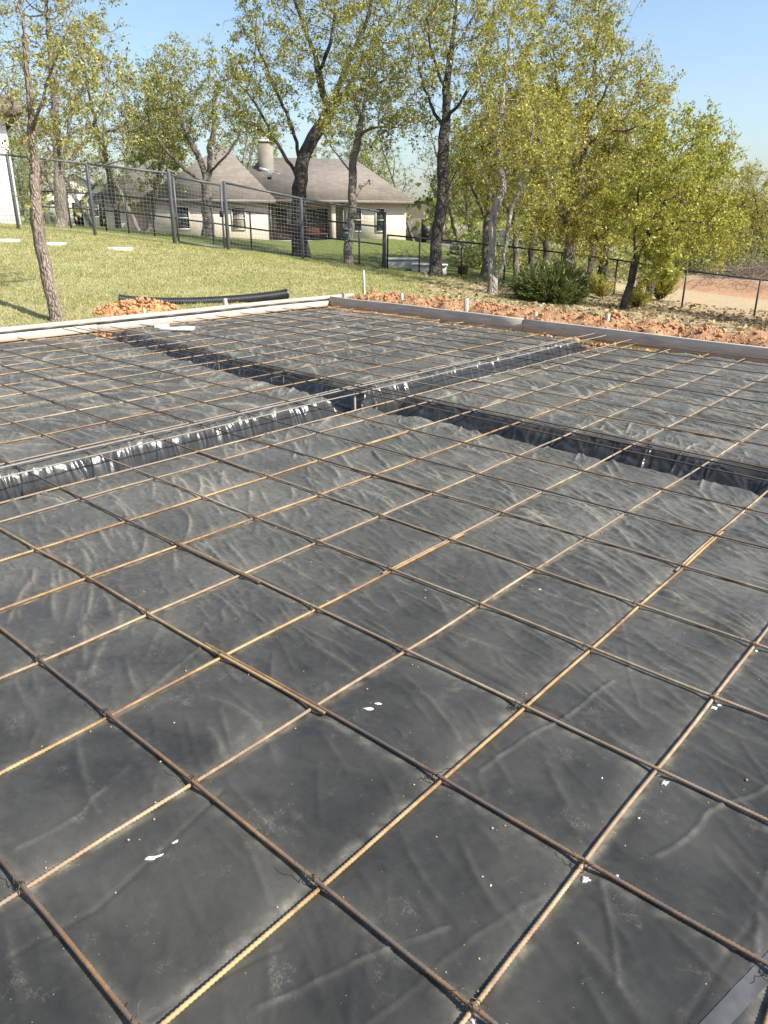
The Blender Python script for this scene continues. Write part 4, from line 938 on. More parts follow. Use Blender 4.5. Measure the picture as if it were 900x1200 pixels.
far_house(92, 246, 72, 6.4, 9, 2.7, 1.9, 'pale gabled house seen between the trunks behind the wire fence', .25)
far_house(121, 247, 70, 4.2, 7, 2.2, 1.8, 'smaller pale gabled house right of the other through the fence', -.15)
far_house(500, 268, 78, 12, 8, 2.4, 2.0, 'dim grey roofed house deep in the woods behind the brick house', .1, M['fascia'])

# ------------------------------------------------------------------ utility boxes, drum, truck, trailer
for px, py, d, sx_, sy_, sz_, rz, lab in ((471, 319, 26, 1.05, .62, .26, .1, 'pale low utility box with a flat lid just right of the tall fence post'), (503, 322, 25, 1.15, .55, .22, -.1, 'pale low utility box partly behind the dark leaning oak trunk')):
    p = stand(px, py, d); e = empty('utility_box', tuple(p), math.atan2(du[1], du[0])+rz); tag(e, lab, 'utility box', 'utility boxes by the fence')
    mb = MB(); mb.box((0, 0, sz_/2-.1), (sx_, sy_, sz_+.2), 0, .02); mb.build('body', M['box_green'], e); mb = MB(); mb.box((0, 0, sz_+.03), (sx_+.08, sy_+.08, .055), 0, .02); mb.build('lid', M['box_lid'], e)
p = stand(542, 323, 25.5); e = empty('rusty_drum', tuple(p)); tag(e, 'small rusty drum on the grass right of the dark oak trunk', 'drum')
mb = MB(); zz = np.array([-.05, .0, .06, .08, .1, .16, .18, .2, .25, .26]); mb.tube([(0, 0, z) for z in zz], [.17, .175, .175, .182, .175, .175, .182, .175, .178, .16], 18); mb.build('body', M['rust'], e, True); mb = MB(); mb.tube([(0, 0, .245), (0, 0, .262), (0, 0, .275)], [.185, .185, .17], 18); mb.build('rim', M['rust'], e, True)
def wheel(parent, c, r, w_):
    t = empty('wheel', c); t.parent = parent; mb = MB(); y = np.array([-w_/2, -w_/2*.8, w_/2*.8, w_/2]); mb.tube([(0, q, 0) for q in y], [r*.9, r, r, r*.9], 20); mb.build('tyre', M['rubber'], t, True)
    for s in (-1, 1):
        mb = MB(); mb.tube([(0, s*w_*.49, 0), (0, s*w_*.53, 0)], [r*.6, r*.52], 14); mb.build('rim', M['rim'], t)
p = stand(578, 301, 47); e = empty('pickup_truck', tuple(p), math.atan2(du[1], du[0])+.35); tag(e, 'dark pickup truck parked on the drive half hidden by tree trunks', 'truck')
prof = [(-2.6, .45), (-2.62, .95), (-2.5, 1.05), (-1.3, 1.12), (-.75, 1.72), (.55, 1.75), (.85, 1.15), (2.6, 1.12), (2.65, .5)]
V = np.array([(x, s*(.92 if z < 1.3 else .74), z) for s in (-1, 1) for x, z in prof]); n = len(prof)
b = MB(); b.add(V, np.array([(i, (i+1) % n, n+(i+1) % n, n+i) for i in range(n)])); b.F.setdefault(n, []).append(np.array([list(range(n-1, -1, -1)), list(range(n, 2*n))])); b.build('body', M['truck'], e)
for s in (-1, 1):
    mb = MB(); mb.add([(-1.1, s*.925, 1.16), (.62, s*.925, 1.2), (.42, s*.80, 1.66), (-.62, s*.80, 1.64)], np.array([(0, 1, 2, 3)])); mb.add([(-1.1, s*.90, 1.16), (.62, s*.90, 1.2), (.42, s*.77, 1.66), (-.62, s*.77, 1.64)], np.array([(3, 2, 1, 0)])); mb.build('window', M['glass'], e)
    mb = MB(); mb.box((-2.56, s*.68, .86), (.14, .34, .18), 0, .03); mb.build('headlight', M['white_plastic'], e)
    for x in (-1.75, 1.7): wheel(e, (x, s*.86, .37), .37, .24)
mb = MB(); mb.box((-2.62, 0, .52), (.12, 1.8, .2), 0, .03); mb.build('bumper', M['rim'], e)
p = stand(612, 309, 44); e = empty('utility_trailer', tuple(p), math.atan2(du[1], du[0])+.15); tag(e, 'dark open utility trailer with mesh sides parked among the trees', 'trailer')
mb = MB(); mb.box((0, 0, .5), (3.2, 1.6, .1), 0, .01); mb.build('bed', M['dark'], e)
for s in (-1, 1):
    mb = MB()
    for q in range(9): mb.box((-1.55+q*.3875, s*.78, .92), (.035, .035, .74))
    for z in (.62, .8, .95, 1.1, 1.28): mb.box((0, s*.782, z), (3.14, .03, .03))
    mb.build('side_rail', M['dark'], e); wheel(e, (.2, s*.92, .32), .32, .2)
mb = MB(); mb.tube([(-1.6, 0, .48), (-2.6, 0, .45)], .045, 8); mb.build('tow_bar', M['dark'], e)

# ------------------------------------------------------------------ trees
def resample(P, step):
    P = np.asarray(P, float); L = np.concatenate([[0], np.cumsum(np.linalg.norm(np.diff(P, axis=0), axis=1))]); n = max(2, int(round(L[-1]/step))+1)
    t = np.linspace(0, L[-1], n); Q = np.stack([np.interp(t, L, P[:, k]) for k in range(3)], 1)
    if n > 4:                      # soften the corners of the sketch line
        for _ in range(2): Q[1:-1] = .25*Q[:-2]+.5*Q[1:-1]+.25*Q[2:]
    return Q
def grow(limbs, att, step, di, dk, r, iters=90, maxn=7500, droop=0.0):
    """space colonisation: branches reach out to the attraction points att"""
    pos = []; par = []; ends = []
    for li, L in enumerate(limbs):
        Q = resample(L, step); s = 0
        if li: 
            d = np.linalg.norm(np.array(pos)-Q[0], axis=1); prev = int(np.argmin(d)); s = 1 if d[prev] < step*1.5 else 0
        else: prev = -1
        for q in Q[s:]:
            pos.append(q+r.normal(0, step*.07, 3)*(1 if prev >= 0 else 0)); par.append(prev); prev = len(pos)-1
        if li: ends.append(prev)
    pos = np.array(pos); par = list(par)
    alive = np.ones(len(att), bool); nd = np.full(len(att), 1e9); ni = np.zeros(len(att), int); new0 = 0
    P = np.zeros((maxn+400, 3)); P[:len(pos)] = pos; N = len(pos); dirs_seen = {}
    for it in range(iters):
        for s0 in range(new0, N, 256):
            blk = P[s0:min(N, s0+256)]; D = np.linalg.norm(att[:, None]-blk[None], axis=2); k = D.argmin(1); dd = D[np.arange(len(att)), k]; m = dd < nd; nd[m] = dd[m]; ni[m] = k[m]+s0
        alive &= nd > dk
        act = alive & (nd < di)
        if not act.any() or N >= maxn: break
        idx = ni[act]; vec = att[act]-P[idx]; vec /= np.linalg.norm(vec, axis=1)[:, None]
        S = np.zeros((N, 3)); np.add.at(S, idx, vec); u = np.unique(idx)
        d = S[u]; ln = np.linalg.norm(d, axis=1); ok = ln > .05; u, d = u[ok], d[ok]/ln[ok][:, None]
        d = d+r.normal(0, .22, d.shape); d[:, 2] -= droop; d /= np.linalg.norm(d, axis=1)[:, None]
        q = P[u]+d*step; new0 = N; cnt = 0
        for a, b in zip(u, q):
            if dirs_seen.get(int(a), 0) > 3: alive[(ni == a)] = False; continue
            dirs_seen[int(a)] = dirs_seen.get(int(a), 0)+1
            P[N] = b; par.append(int(a)); N += 1
            if N >= maxn: break
        if N == new0: break
    return P[:N].copy(), np.array(par), ends
def skeleton_radii(pos, par, r_base, r_tip, ends=()):
    N = len(pos); cnt = np.zeros(N); ch = np.zeros(N, int)
    for e in ends: cnt[e] += .0005*N*20/(2+len(ends))          # sketched limbs keep their girth
    for i in range(N-1, 0, -1):
        if ch[i] == 0: cnt[i] += 1
        if par[i] >= 0: cnt[par[i]] += cnt[i]; ch[par[i]] += 1
    # children always come after their parents, so one backward pass counts the tips
    tot = max(cnt[0], 2); p = math.log(r_base/r_tip)/math.log(tot)
    return r_tip*np.maximum(cnt, 1)**p, ch, cnt
def branch_mesh(pos, par, rad, cnt, flare=1.45, thick=.035):
    N = len(pos); main = np.full(N, -1)
    order = np.argsort(cnt, kind='stable')
    for i in order:
        if par[i] >= 0: main[par[i]] = i
    tan = np.zeros((N, 3)); tan[1:] = pos[1:]-pos[np.maximum(par[1:], 0)]
    hm = main >= 0; t2 = np.zeros((N, 3)); t2[hm] = pos[main[hm]]-pos[hm]
    un = lambda a: a/(np.linalg.norm(a, axis=1)[:, None]+1e-9)
    T = un(un(tan)+un(t2))
    h0 = pos[:, 2]-pos[0, 2]; rad = rad*(1+(flare-1)*np.exp(-np.clip(h0, 0, None)/(rad[0]*1.6)))
    ref = np.array([.93, .31, .19]); ref /= np.linalg.norm(ref)
    Vs, Fs, off = [], [], 0
    e = np.where(par >= 0)[0]
    for thick_on, n in ((True, 11), (False, 4)):
        ee = e[(rad[e] > thick) == thick_on]
        if not len(ee): continue
        pa = par[ee]; st = main[pa] != ee                  # side branches start with a ring of their own
        ra = np.where(st, np.minimum(rad[ee]*1.25, rad[pa]*.9), rad[pa]); ta = np.where(st[:, None], un(pos[ee]-pos[pa]), T[pa])
        def ring(c, t, r):
            a = np.cross(t, ref); bad = np.linalg.norm(a, axis=1) < .12; a[bad] = np.cross(t[bad], np.array([0, 0, 1.0])); a = un(a); b = np.cross(t, a); th = np.arange(n)*2*math.pi/n
            wob = 1+(.09*np.sin(th[None]*3+c[:, 2:3]*2.1+c[:, :1]) if thick_on else 0)
            return c[:, None]+(r[:, None]*wob)[:, :, None]*(a[:, None]*np.cos(th)[None, :, None]+b[:, None]*np.sin(th)[None, :, None])
        A = ring(pos[pa], ta, ra); B = ring(pos[ee], T[ee], rad[ee]); m = len(ee)
        Vs.append(np.concatenate([A, B], 1).reshape(-1, 3)); k = (np.arange(m)*2*n)[:, None]; i = np.arange(n)[None]; j = (i+1) % n
        Fs.append(np.stack([k+i, k+j, k+n+j, k+n+i], -1).reshape(-1, 4)+off); off += m*2*n
    return np.concatenate(Vs), np.concatenate(Fs)
def leaf_mesh(c, size, r, elong=1.5, flat=.35):
    n = len(c); nr = r.normal(size=(n, 3)); nr[:, 2] += flat; nr /= np.linalg.norm(nr, axis=1)[:, None]
    a = np.cross(nr, r.normal(size=(n, 3))); a /= np.linalg.norm(a, axis=1)[:, None]; b = np.cross(nr, a); s = size*(.45+1.15*r.random(n)**1.6)[:, None]
    V = np.stack([c-a*s*.5*elong, c+b*s*.42+nr*s*.06, c+a*s*.5*elong, c-b*s*.42+nr*s*.06], 1)
    return V.reshape(-1, 3), np.arange(4*n).reshape(-1, 4)
TREES = []
def tree(name, lab, base, limbs, crown, r_base, bark, leaf, natt=700, step=.34, leaves=14000, lsize=.075, spread=.16, cat='tree', group=None, seed=1, r_tip=.006, dk=None, di=3.2, thr=.022, tw=1.0, kind=None, droop=.0, hollow=.0):
    """base (px,py,depth); limbs: lists of (px,py,extra depth) from the base up; crown: (px,py,rx,ry,extra depth,depth radius m,weight)"""
    natt = int(natt*1.5); leaves = int(leaves*1.75); lsize *= .60; spread *= .85; step *= .9; dk = dk*.9 if dk else None; r_base *= .80; r_tip *= .8
    r = np.random.default_rng(seed); px, py, d0 = base; p0 = stand(px, py, d0)
    def W(a): return at(a[0], a[1], d0+a[2])
    LL = []
    for k, L in enumerate(limbs):
        Q = [W(a) for a in L]
        if k == 0: Q[0] = p0-np.array([0, 0, .12])
        LL.append(np.array(Q))
    att = []; wts = np.array([c[6] if len(c) > 6 else c[2]*c[3] for c in crown], float); wts /= wts.sum()
    for c, wq in zip(crown, wts):
        m = max(6, int(natt*wq)); v = r.normal(size=(m, 3)); v /= np.linalg.norm(v, axis=1)[:, None]; v *= (hollow+(1-hollow)*r.random(m)[:, None])**(1/2.4); v *= (1+.42*noise(v[:, 0]*2.2+v[:, 2], v[:, 1]*2.2-v[:, 2], seed)+.10*r.normal(size=m))[:, None]
        s = (d0+c[4])/F_PX; cc = W((c[0], c[1], c[4]))
        att.append(cc+v[:, :1]*RT*c[2]*s+v[:, 1:2]*UP*c[3]*s+v[:, 2:]*np.array([math.sin(YAW), math.cos(YAW), 0])*c[5])
    att = np.concatenate(att); att = att[att[:, 2] > p0[2]+.25]
    pos, par, ends = grow(LL, att, step, di, dk or step*1.25, r, droop=droop)
    rad, ch, cnt = skeleton_radii(pos, par, r_base, r_tip, ends)
    # twigs at the tips
    tips = np.where(cnt <= 2)[0]; nt = int(len(tips)*tw)
    if nt:
        pk = r.choice(tips, nt); d = pos[pk]-pos[np.maximum(par[pk], 0)]; d = d/(np.linalg.norm(d, axis=1)[:, None]+1e-9)+r.normal(0, .65, (nt, 3)); d /= np.linalg.norm(d, axis=1)[:, None]
        q1 = pos[pk]+d*step*r.uniform(.5, 1.1, nt)[:, None]; n0 = len(pos); pos = np.concatenate([pos, q1]); par = np.concatenate([par, pk]); rad = np.concatenate([rad, np.full(nt, r_tip*.7)]); cnt = np.concatenate([cnt, np.ones(nt)])
    o = empty(name, tuple(p0)); tag(o, lab, cat, group, kind)
    V, Fq = branch_mesh(pos-p0, par, rad, cnt)
    build('trunk', V, Fq, bark, o, True)
    if leaves:
        thin = np.where(rad < thr)[0]
        thin = thin[pos[thin, 2] > p0[2]+.3] if len(thin) else thin
        clump = .12+1.5*np.clip(.45+1.1*noise(pos[thin, 0]*1.0+pos[thin, 2]*.6, pos[thin, 1]*1.0-pos[thin, 2]*.7, seed), 0, 1)**1.4; pr = clump/clump.sum()
        nt = max(1, leaves//6); k = r.choice(thin, nt, p=pr); t = r.random(nt)[:, None]*.8; c = pos[k]*(1-t)+pos[np.maximum(par[k], 0)]*t+r.normal(0, spread*.55, (nt, 3))
        rep = r.integers(2, 11, nt); c = np.repeat(c, rep, 0); c = c+r.normal(0, 1, c.shape)*np.repeat(r.uniform(.4, 1.3, nt), rep)[:, None]*lsize*1.05     # tufts of a few leaves at the twig ends
        V, Fq = leaf_mesh(c-p0, lsize, r); build('crown', V, Fq, leaf, o)
    TREES.append(o); return o

GT = 'oaks along the fence'
tree('young_tree', 'slim young tree with sparse yellow leaves beside the left boards', (68, 379, 10.9),
     [[(68, 379, 0), (62, 350, 0), (53, 310, 0), (44, 270, 0), (42, 248, 0), (40, 225, 0), (41, 195, .1), (37, 160, .1), (34, 120, 0), (33, 80, -.2), (30, 40, -.3), (22, 5, -.3)],
      [(42, 246, 0), (33, 240, -.2), (15, 228, -.4), (0, 212, -.6), (-20, 195, -.8)], [(43, 238, 0), (50, 215, .2), (50, 195, .3), (62, 180, .5), (68, 165, .7), (85, 152, .9), (110, 148, 1.1)],
      [(41, 205, 0), (30, 178, -.3), (24, 150, -.4), (14, 120, -.6), (8, 85, -.7)], [(36, 150, 0), (50, 120, -.3), (60, 85, -.4), (72, 50, -.6), (85, 25, -.7)], [(46, 200, .3), (62, 205, .5), (90, 192, .8), (118, 190, 1.0)]],
     [(55, 75, 85, 75, 0, 1.1), (115, 80, 45, 60, .4, .9), (15, 130, 45, 60, -.3, .9), (80, 150, 70, 35, .5, .8), (40, -20, 75, 45, 0, 1.0)], .108, M['bark_tan'], M['leaf_yellow'], 1100, .16, 5600, .050, .07, 'tree', None, 11, .0020, .19, 1.6, .009, 1.3)
tree('oak_tree', 'grey-trunked oak behind the wire fence beside the white house', (72, 262, 25.5),
     [[(72, 263, 0), (71, 235, 0), (69, 205, 0), (67, 170, 0), (66, 130, 0), (62, 90, .3), (58, 50, .5), (55, 15, .6)], [(70, 215, 0), (76, 180, -.3), (80, 150, -.6), (84, 125, -.8), (100, 100, -1), (120, 75, -1)], [(70, 205, 0), (90, 175, .5), (115, 155, 1), (140, 150, 1.2)], [(67, 170, 0), (50, 145, -.5), (30, 125, -1)], [(71, 228, 0), (85, 205, .4), (115, 196, .7), (150, 186, .8)]],
     [(60, 60, 75, 65, 0, 2.6), (110, 110, 55, 50, .5, 2.2), (25, 130, 45, 40, -.5, 2.0), (130, 170, 45, 25, .6, 1.6), (60, -25, 60, 40, 0, 2.2)], .24, M['bark_grey'], M['leaf_yellow'], 1300, .30, 6500, .085, .16, 'tree', GT, 12, .0055, .36, 3.6, .018, 1.4)
tree('oak_tree', 'many-stemmed oak in front of the left end of the brick house', (244, 283, 34),
     [[(244, 284, 0), (243, 250, 0), (242, 215, 0), (238, 195, 0), (228, 175, 0), (216, 150, 0), (205, 120, 0), (200, 90, .5)], [(242, 215, 0), (247, 195, .3), (246, 175, .5), (252, 150, .6), (250, 120, .8), (258, 95, 1)], [(242, 220, 0), (225, 205, -.8), (208, 190, -1.2), (190, 172, -1.5), (178, 145, -1.6)], [(244, 200, 0), (262, 190, -.4), (275, 170, -.6), (290, 140, -.6)]],
     [(205, 115, 55, 58, 0, 2.8), (250, 105, 50, 50, .4, 2.6), (180, 155, 38, 35, -.8, 2.2), (272, 150, 38, 30, .3, 2), (215, 70, 40, 28, 0, 2)], .30, M['bark_grey'], M['leaf_oak'], 1300, .36, 11000, .10, .2, 'tree', GT, 13, .007, .45, 4.5, .022, 1.3)
tree('oak_tree', 'tallest dark forked oak in front of the brick house', (353, 302, 27),
     [[(352, 303, 0), (352, 270, 0), (351, 240, 0), (350, 215, 0), (353, 195, 0), (360, 175, 0), (372, 155, 0), (384, 135, -.1), (392, 115, -.3), (400, 90, -.5), (412, 65, -.6), (425, 40, -.8), (435, 5, -1), (440, -40, -1)],
      [(350, 218, 0), (346, 200, .2), (338, 188, .4), (330, 175, .6), (318, 160, .9), (300, 148, 1.1), (283, 142, 1.4)], [(386, 130, 0), (378, 110, .5), (374, 85, .8), (368, 60, 1.0), (355, 30, 1.2), (345, 0, 1.4)], [(396, 110, -.3), (415, 108, -.9), (430, 100, -1.2), (450, 96, -1.5), (475, 90, -1.6)],
      [(384, 132, 0), (398, 118, .3), (412, 95, .6), (424, 70, 1.0), (440, 50, 1.2), (462, 20, 1.4)], [(352, 205, 0), (349, 175, .5), (340, 140, .8), (325, 110, 1), (312, 80, 1.2), (300, 50, 1.3)], [(374, 85, .8), (385, 60, 0), (392, 30, -.3), (395, -10, -.5)], [(318, 160, .9), (310, 135, .7), (295, 115, .6), (280, 100, .5)]],
     [(330, 60, 65, 65, 0, 3.2), (405, 40, 75, 60, 0, 3.4), (370, -30, 105, 50, 0, 3.4), (460, 75, 50, 50, -.6, 2.6), (295, 110, 45, 45, .6, 2.6), (300, 150, 42, 18, 1, 1.6), (430, 115, 45, 18, -.6, 1.6), (478, 25, 48, 55, -.4, 2.6), (440, -10, 50, 50, .3, 2.6)], .33, M['bark_dark'], M['leaf_oak'], 2000, .36, 30000, .088, .19, 'tree', GT, 14, .006, .42, 4.2, .022, 1.5)
tree('oak_tree', 'slender grey oak with a forked top right of the tallest oak', (408, 308, 24),
     [[(404, 309, 0), (408, 285, 0), (413, 255, 0), (413, 225, 0), (412, 200, 0), (415, 180, 0), (420, 160, 0), (425, 140, .2), (428, 110, .4), (434, 80, .5)], [(411, 203, 0), (403, 190, -.2), (393, 180, -.4), (384, 168, -.6), (376, 150, -.8)], [(420, 160, 0), (433, 150, -.3), (450, 148, -.6), (470, 150, -.8)], [(425, 140, 0), (416, 120, .3), (410, 95, .5)], [(414, 232, 0), (422, 222, .3), (432, 212, .4)]],
     [(430, 100, 45, 42, .2, 1.8), (390, 140, 28, 24, -.6, 1.4), (465, 140, 30, 20, -.6, 1.4), (440, 165, 28, 14, 0, 1.2)], .17, M['bark_grey'], M['leaf_oak'], 420, .28, 6000, .08, .16, 'tree', GT, 15, .0055, .34, 3.2, .02, 1.4)
tree('oak_tree', 'dark oak with one crooked right limb by the utility boxes', (510, 323, 22.5),
     [[(507, 323, 0), (511, 300, 0), (514, 270, 0), (516, 245, 0), (519, 225, 0), (518, 200, 0), (520, 170, .1), (523, 140, .2), (523, 110, .2), (525, 80, .3), (530, 45, .4), (536, 0, .5)], [(517, 240, 0), (524, 222, -.2), (531, 205, -.3), (540, 190, -.5), (546, 178, -.6), (560, 172, -.8), (578, 168, -1)], [(522, 140, 0), (535, 125, -.4), (548, 112, -.6), (560, 85, -.8), (570, 50, -1)], [(521, 150, 0), (508, 130, .5), (498, 105, .8), (490, 75, 1)], [(523, 105, 0), (512, 85, -.5), (505, 55, -.8), (500, 20, -1)], [(528, 60, 0), (545, 40, .4), (560, 10, .6)]],
     [(530, 30, 55, 60, 0, 2.4), (500, 85, 38, 50, .2, 2), (565, 80, 42, 45, -.4, 2), (530, -45, 60, 40, 0, 2.2), (575, 150, 30, 25, -.6, 1.4), (480, 140, 32, 28, .4, 1.4)], .22, M['bark_dark'], M['leaf_oak'], 950, .30, 11500, .08, .17, 'tree', GT, 16, .0055, .36, 3.4, .02, 1.4)
GR = 'yellow-green trees at the right'
tree('oak_tree', 'pale twin-stemmed tree splitting near the ground left of the dark shrub', (577, 349, 18.5),
     [[(577, 350, 0), (578, 335, 0), (579, 325, 0), (575, 300, 0), (577, 270, 0), (578, 250, 0), (583, 235, .1), (592, 225, .2), (585, 195, .2), (582, 160, .3), (588, 125, .4), (592, 80, .5), (600, 30, .6)], [(580, 326, 0), (588, 318, -.2), (592, 300, -.3), (595, 275, -.3), (597, 255, -.3), (600, 240, -.4), (606, 225, -.5), (612, 205, -.6), (620, 175, -.7), (625, 140, -.8)], [(598, 250, -.3), (612, 222, -.4), (630, 215, -.5), (650, 210, -.7)], [(583, 235, .1), (572, 215, .3), (560, 195, .4), (548, 170, .5)], [(582, 165, 0), (570, 130, -.4), (565, 95, -.6), (555, 55, -.8)], [(606, 225, -.5), (625, 200, -.9), (648, 170, -1.2)]],
     [(590, 110, 48, 65, .2, 1.9), (625, 165, 45, 55, -.5, 1.7), (565, 175, 32, 42, .3, 1.4), (595, 20, 42, 45, .2, 1.7), (640, 230, 40, 22, -.6, 1.2)], .14, M['bark_pale'], M['leaf_spring'], 820, .25, 12500, .07, .14, 'tree', GR, 17, .0045, .30, 2.8, .016, 1.4)
tree('oak_tree', 'largest bushy yellow-green tree rising above the dark shrub', (664, 334, 21.5),
     [[(664, 335, 0), (666, 310, 0), (670, 280, 0), (674, 250, 0), (680, 215, .1), (684, 175, .2), (690, 130, .3), (697, 80, .4), (702, 30, .4), (706, -20, .5)], [(671, 275, 0), (655, 245, -.5), (640, 205, -.9), (630, 160, -1.2), (625, 110, -1.4), (620, 60, -1.4)], [(674, 250, 0), (695, 215, .3), (718, 175, .5), (738, 130, .6), (752, 90, .6)], [(680, 210, 0), (664, 170, .6), (655, 120, 1), (650, 70, 1.3)], [(688, 145, .2), (710, 105, -.5), (728, 65, -.8)], [(684, 170, 0), (712, 155, -.7), (740, 150, -1.2), (770, 150, -1.5)]],
     [(690, 80, 60, 80, 0, 2.6), (735, 130, 52, 60, .2, 2.3), (640, 130, 52, 75, -.6, 2.4), (700, -20, 45, 50, .2, 2.0), (765, 115, 26, 40, .3, 1.6), (650, 50, 50, 55, .3, 2.2), (690, 215, 75, 52, -.3, 2.2), (768, 185, 30, 35, -.3, 1.6)], .22, M['bark_grey'], M['leaf_spring'], 1500, .30, 30000, .078, .19, 'tree', GR, 18, .0055, .36, 3.4, .022, 1.4)
tree('oak_tree', 'yellow-green tree with low boughs hanging over the dark shrub', (703, 338, 22.5),
     [[(703, 339, 0), (706, 315, 0), (709, 290, 0), (715, 260, 0), (722, 225, 0), (728, 190, 0), (735, 150, .1)], [(709, 290, 0), (690, 265, -.8), (668, 250, -1.5), (648, 240, -2), (630, 240, -2.2)], [(715, 260, 0), (735, 240, -.5), (755, 215, -.8)], [(712, 272, 0), (722, 250, -1.3), (740, 235, -2)]],
     [(720, 210, 48, 52, 0, 2.2), (655, 255, 48, 32, -1.6, 1.5), (700, 275, 45, 26, -1, 1.6), (760, 225, 32, 40, -.6, 1.6), (625, 270, 28, 20, -2, 1.0)], .16, M['bark_dark'], M['leaf_spring'], 850, .30, 16000, .075, .17, 'tree', GR, 19, .0055, .36, 3.4, .02, 1.4, None, .05)
tree('oak_tree', 'leaning dark-stemmed tree with bright lime leaves before the right fence', (727, 364, 17.2),
     [[(726, 365, 0), (735, 345, 0), (740, 325, 0), (744, 305, 0), (752, 288, 0), (762, 272, 0), (768, 255, .1), (776, 240, .2), (788, 215, .3), (795, 190, .4), (800, 165, .4)], [(744, 305, 0), (742, 285, -.3), (747, 262, -.5), (745, 235, -.6), (752, 205, -.8)], [(762, 272, 0), (785, 262, -.4), (808, 258, -.7), (828, 262, -.9)], [(776, 240, .2), (800, 225, .2), (825, 210, .3), (848, 200, .4)], [(795, 190, .4), (815, 165, .6), (840, 145, .7), (856, 140, .7)], [(752, 288, 0), (735, 275, .5), (718, 262, .8)]],
     [(790, 205, 62, 55, .1, 1.7), (830, 190, 35, 40, .3, 1.3), (790, 275, 52, 38, -.4, 1.3), (745, 245, 40, 38, -.2, 1.3), (800, 155, 38, 30, .5, 1.2), (840, 255, 28, 32, -.3, 1.1), (770, 315, 28, 16, -.3, .8)], .105, M['bark_dark'], M['leaf_fresh'], 1050, .22, 21000, .066, .13, 'tree', GR, 20, .0042, .27, 2.6, .015, 1.4)
tree('oak_tree', 'second broad oak further outside the right side of the photo', (1260, 400, 15), [[(1260, 401, 0), (1258, 340, 0), (1262, 270, 0), (1260, 190, 0), (1258, 110, 0)], [(1260, 290, 0), (1220, 230, -.5), (1190, 180, -.8)]],
     [(1260, 120, 130, 100, 0, 2.6), (1200, 200, 80, 60, -.5, 2.0)], .2, M['bark_grey'], M['leaf_spring'], 450, .36, 8000, .085, .17, 'tree', None, 72, .0055, .45, 3.6, .022, 1.4)
tree('oak_tree', 'broad oak standing outside the right side of the photo', (1120, 400, 16), [[(1120, 401, 0), (1118, 350, 0), (1122, 290, 0), (1125, 230, 0), (1120, 160, 0), (1118, 100, 0)], [(1120, 290, 0), (1090, 240, -.5), (1065, 190, -.8)], [(1124, 240, 0), (1160, 190, .5), (1190, 140, .8)]],
     [(1120, 130, 110, 90, 0, 2.4), (1070, 200, 60, 50, -.5, 1.8), (1180, 180, 60, 60, .5, 1.8)], .2, M['bark_grey'], M['leaf_spring'], 500, .32, 9000, .085, .17, 'tree', None, 71, .0055, .4, 3.4, .022, 1.4)
tree('oak_tree', 'dark leaning trunk just right of the lime-leaved tree', (757, 351, 22.5),
     [[(757, 352, 0), (763, 335, 0), (768, 318, 0), (776, 300, 0), (785, 275, 0), (795, 250, 0), (808, 220, 0)], [(770, 315, 0), (758, 295, .4), (750, 270, .6)], [(785, 275, 0), (805, 262, -.4), (825, 245, -.6)]],
     [(800, 235, 52, 42, 0, 1.8), (840, 270, 35, 34, .4, 1.5), (770, 275, 35, 30, .4, 1.5)], .14, M['bark_dark'], M['leaf_spring'], 520, .30, 9500, .075, .17, 'tree', GR, 21, .0055, .36, 3.4, .02, 1.4)
# trunks in the thicket behind the cedar shrub
for k, (px, py, d, lean, hgt, r0, bk, lab) in enumerate(((568, 329, 25.5, 6, 190, .17, 'bark_grey', 'grey trunk standing right behind the pale twin-stemmed tree'), (606, 326, 27, -4, 180, .13, 'bark_grey', 'thin grey trunk between the twin-stemmed tree and the dark shrub'), (621, 327, 28, 8, 200, .15, 'bark_dark', 'dark trunk rising behind the left side of the dark shrub'), (637, 325, 29, 10, 210, .16, 'bark_dark', 'leaning dark trunk behind the middle of the dark shrub'), (689, 332, 30, 14, 190, .14, 'bark_dark', 'leaning dark trunk behind the right side of the dark shrub'))):
    tree('thicket_tree', lab, (px, py, d), [[(px, py, 0), (px+lean*.3, py-35, 0), (px+lean*.7, py-75, 0), (px+lean, py-120, .2), (px+lean*1.4, py-hgt, .3)], [(px+lean*.6, py-65, 0), (px+lean-18, py-100, .5), (px+lean-30, py-135, .8)], [(px+lean*.8, py-90, 0), (px+lean+22, py-120, -.5), (px+lean+36, py-150, -.6)]],
         [(px+lean, py-130, 42, 48, 0, 2), (px+lean+8, py-180, 40, 40, 0, 2)], r0, M[bk], M['leaf_dull' if k % 2 else 'leaf_spring'], 420, .36, 6500, .09, .2, 'tree', 'trunks in the thicket at the right', 30+k, .0065, .43, 4.2, .022, 1.3)
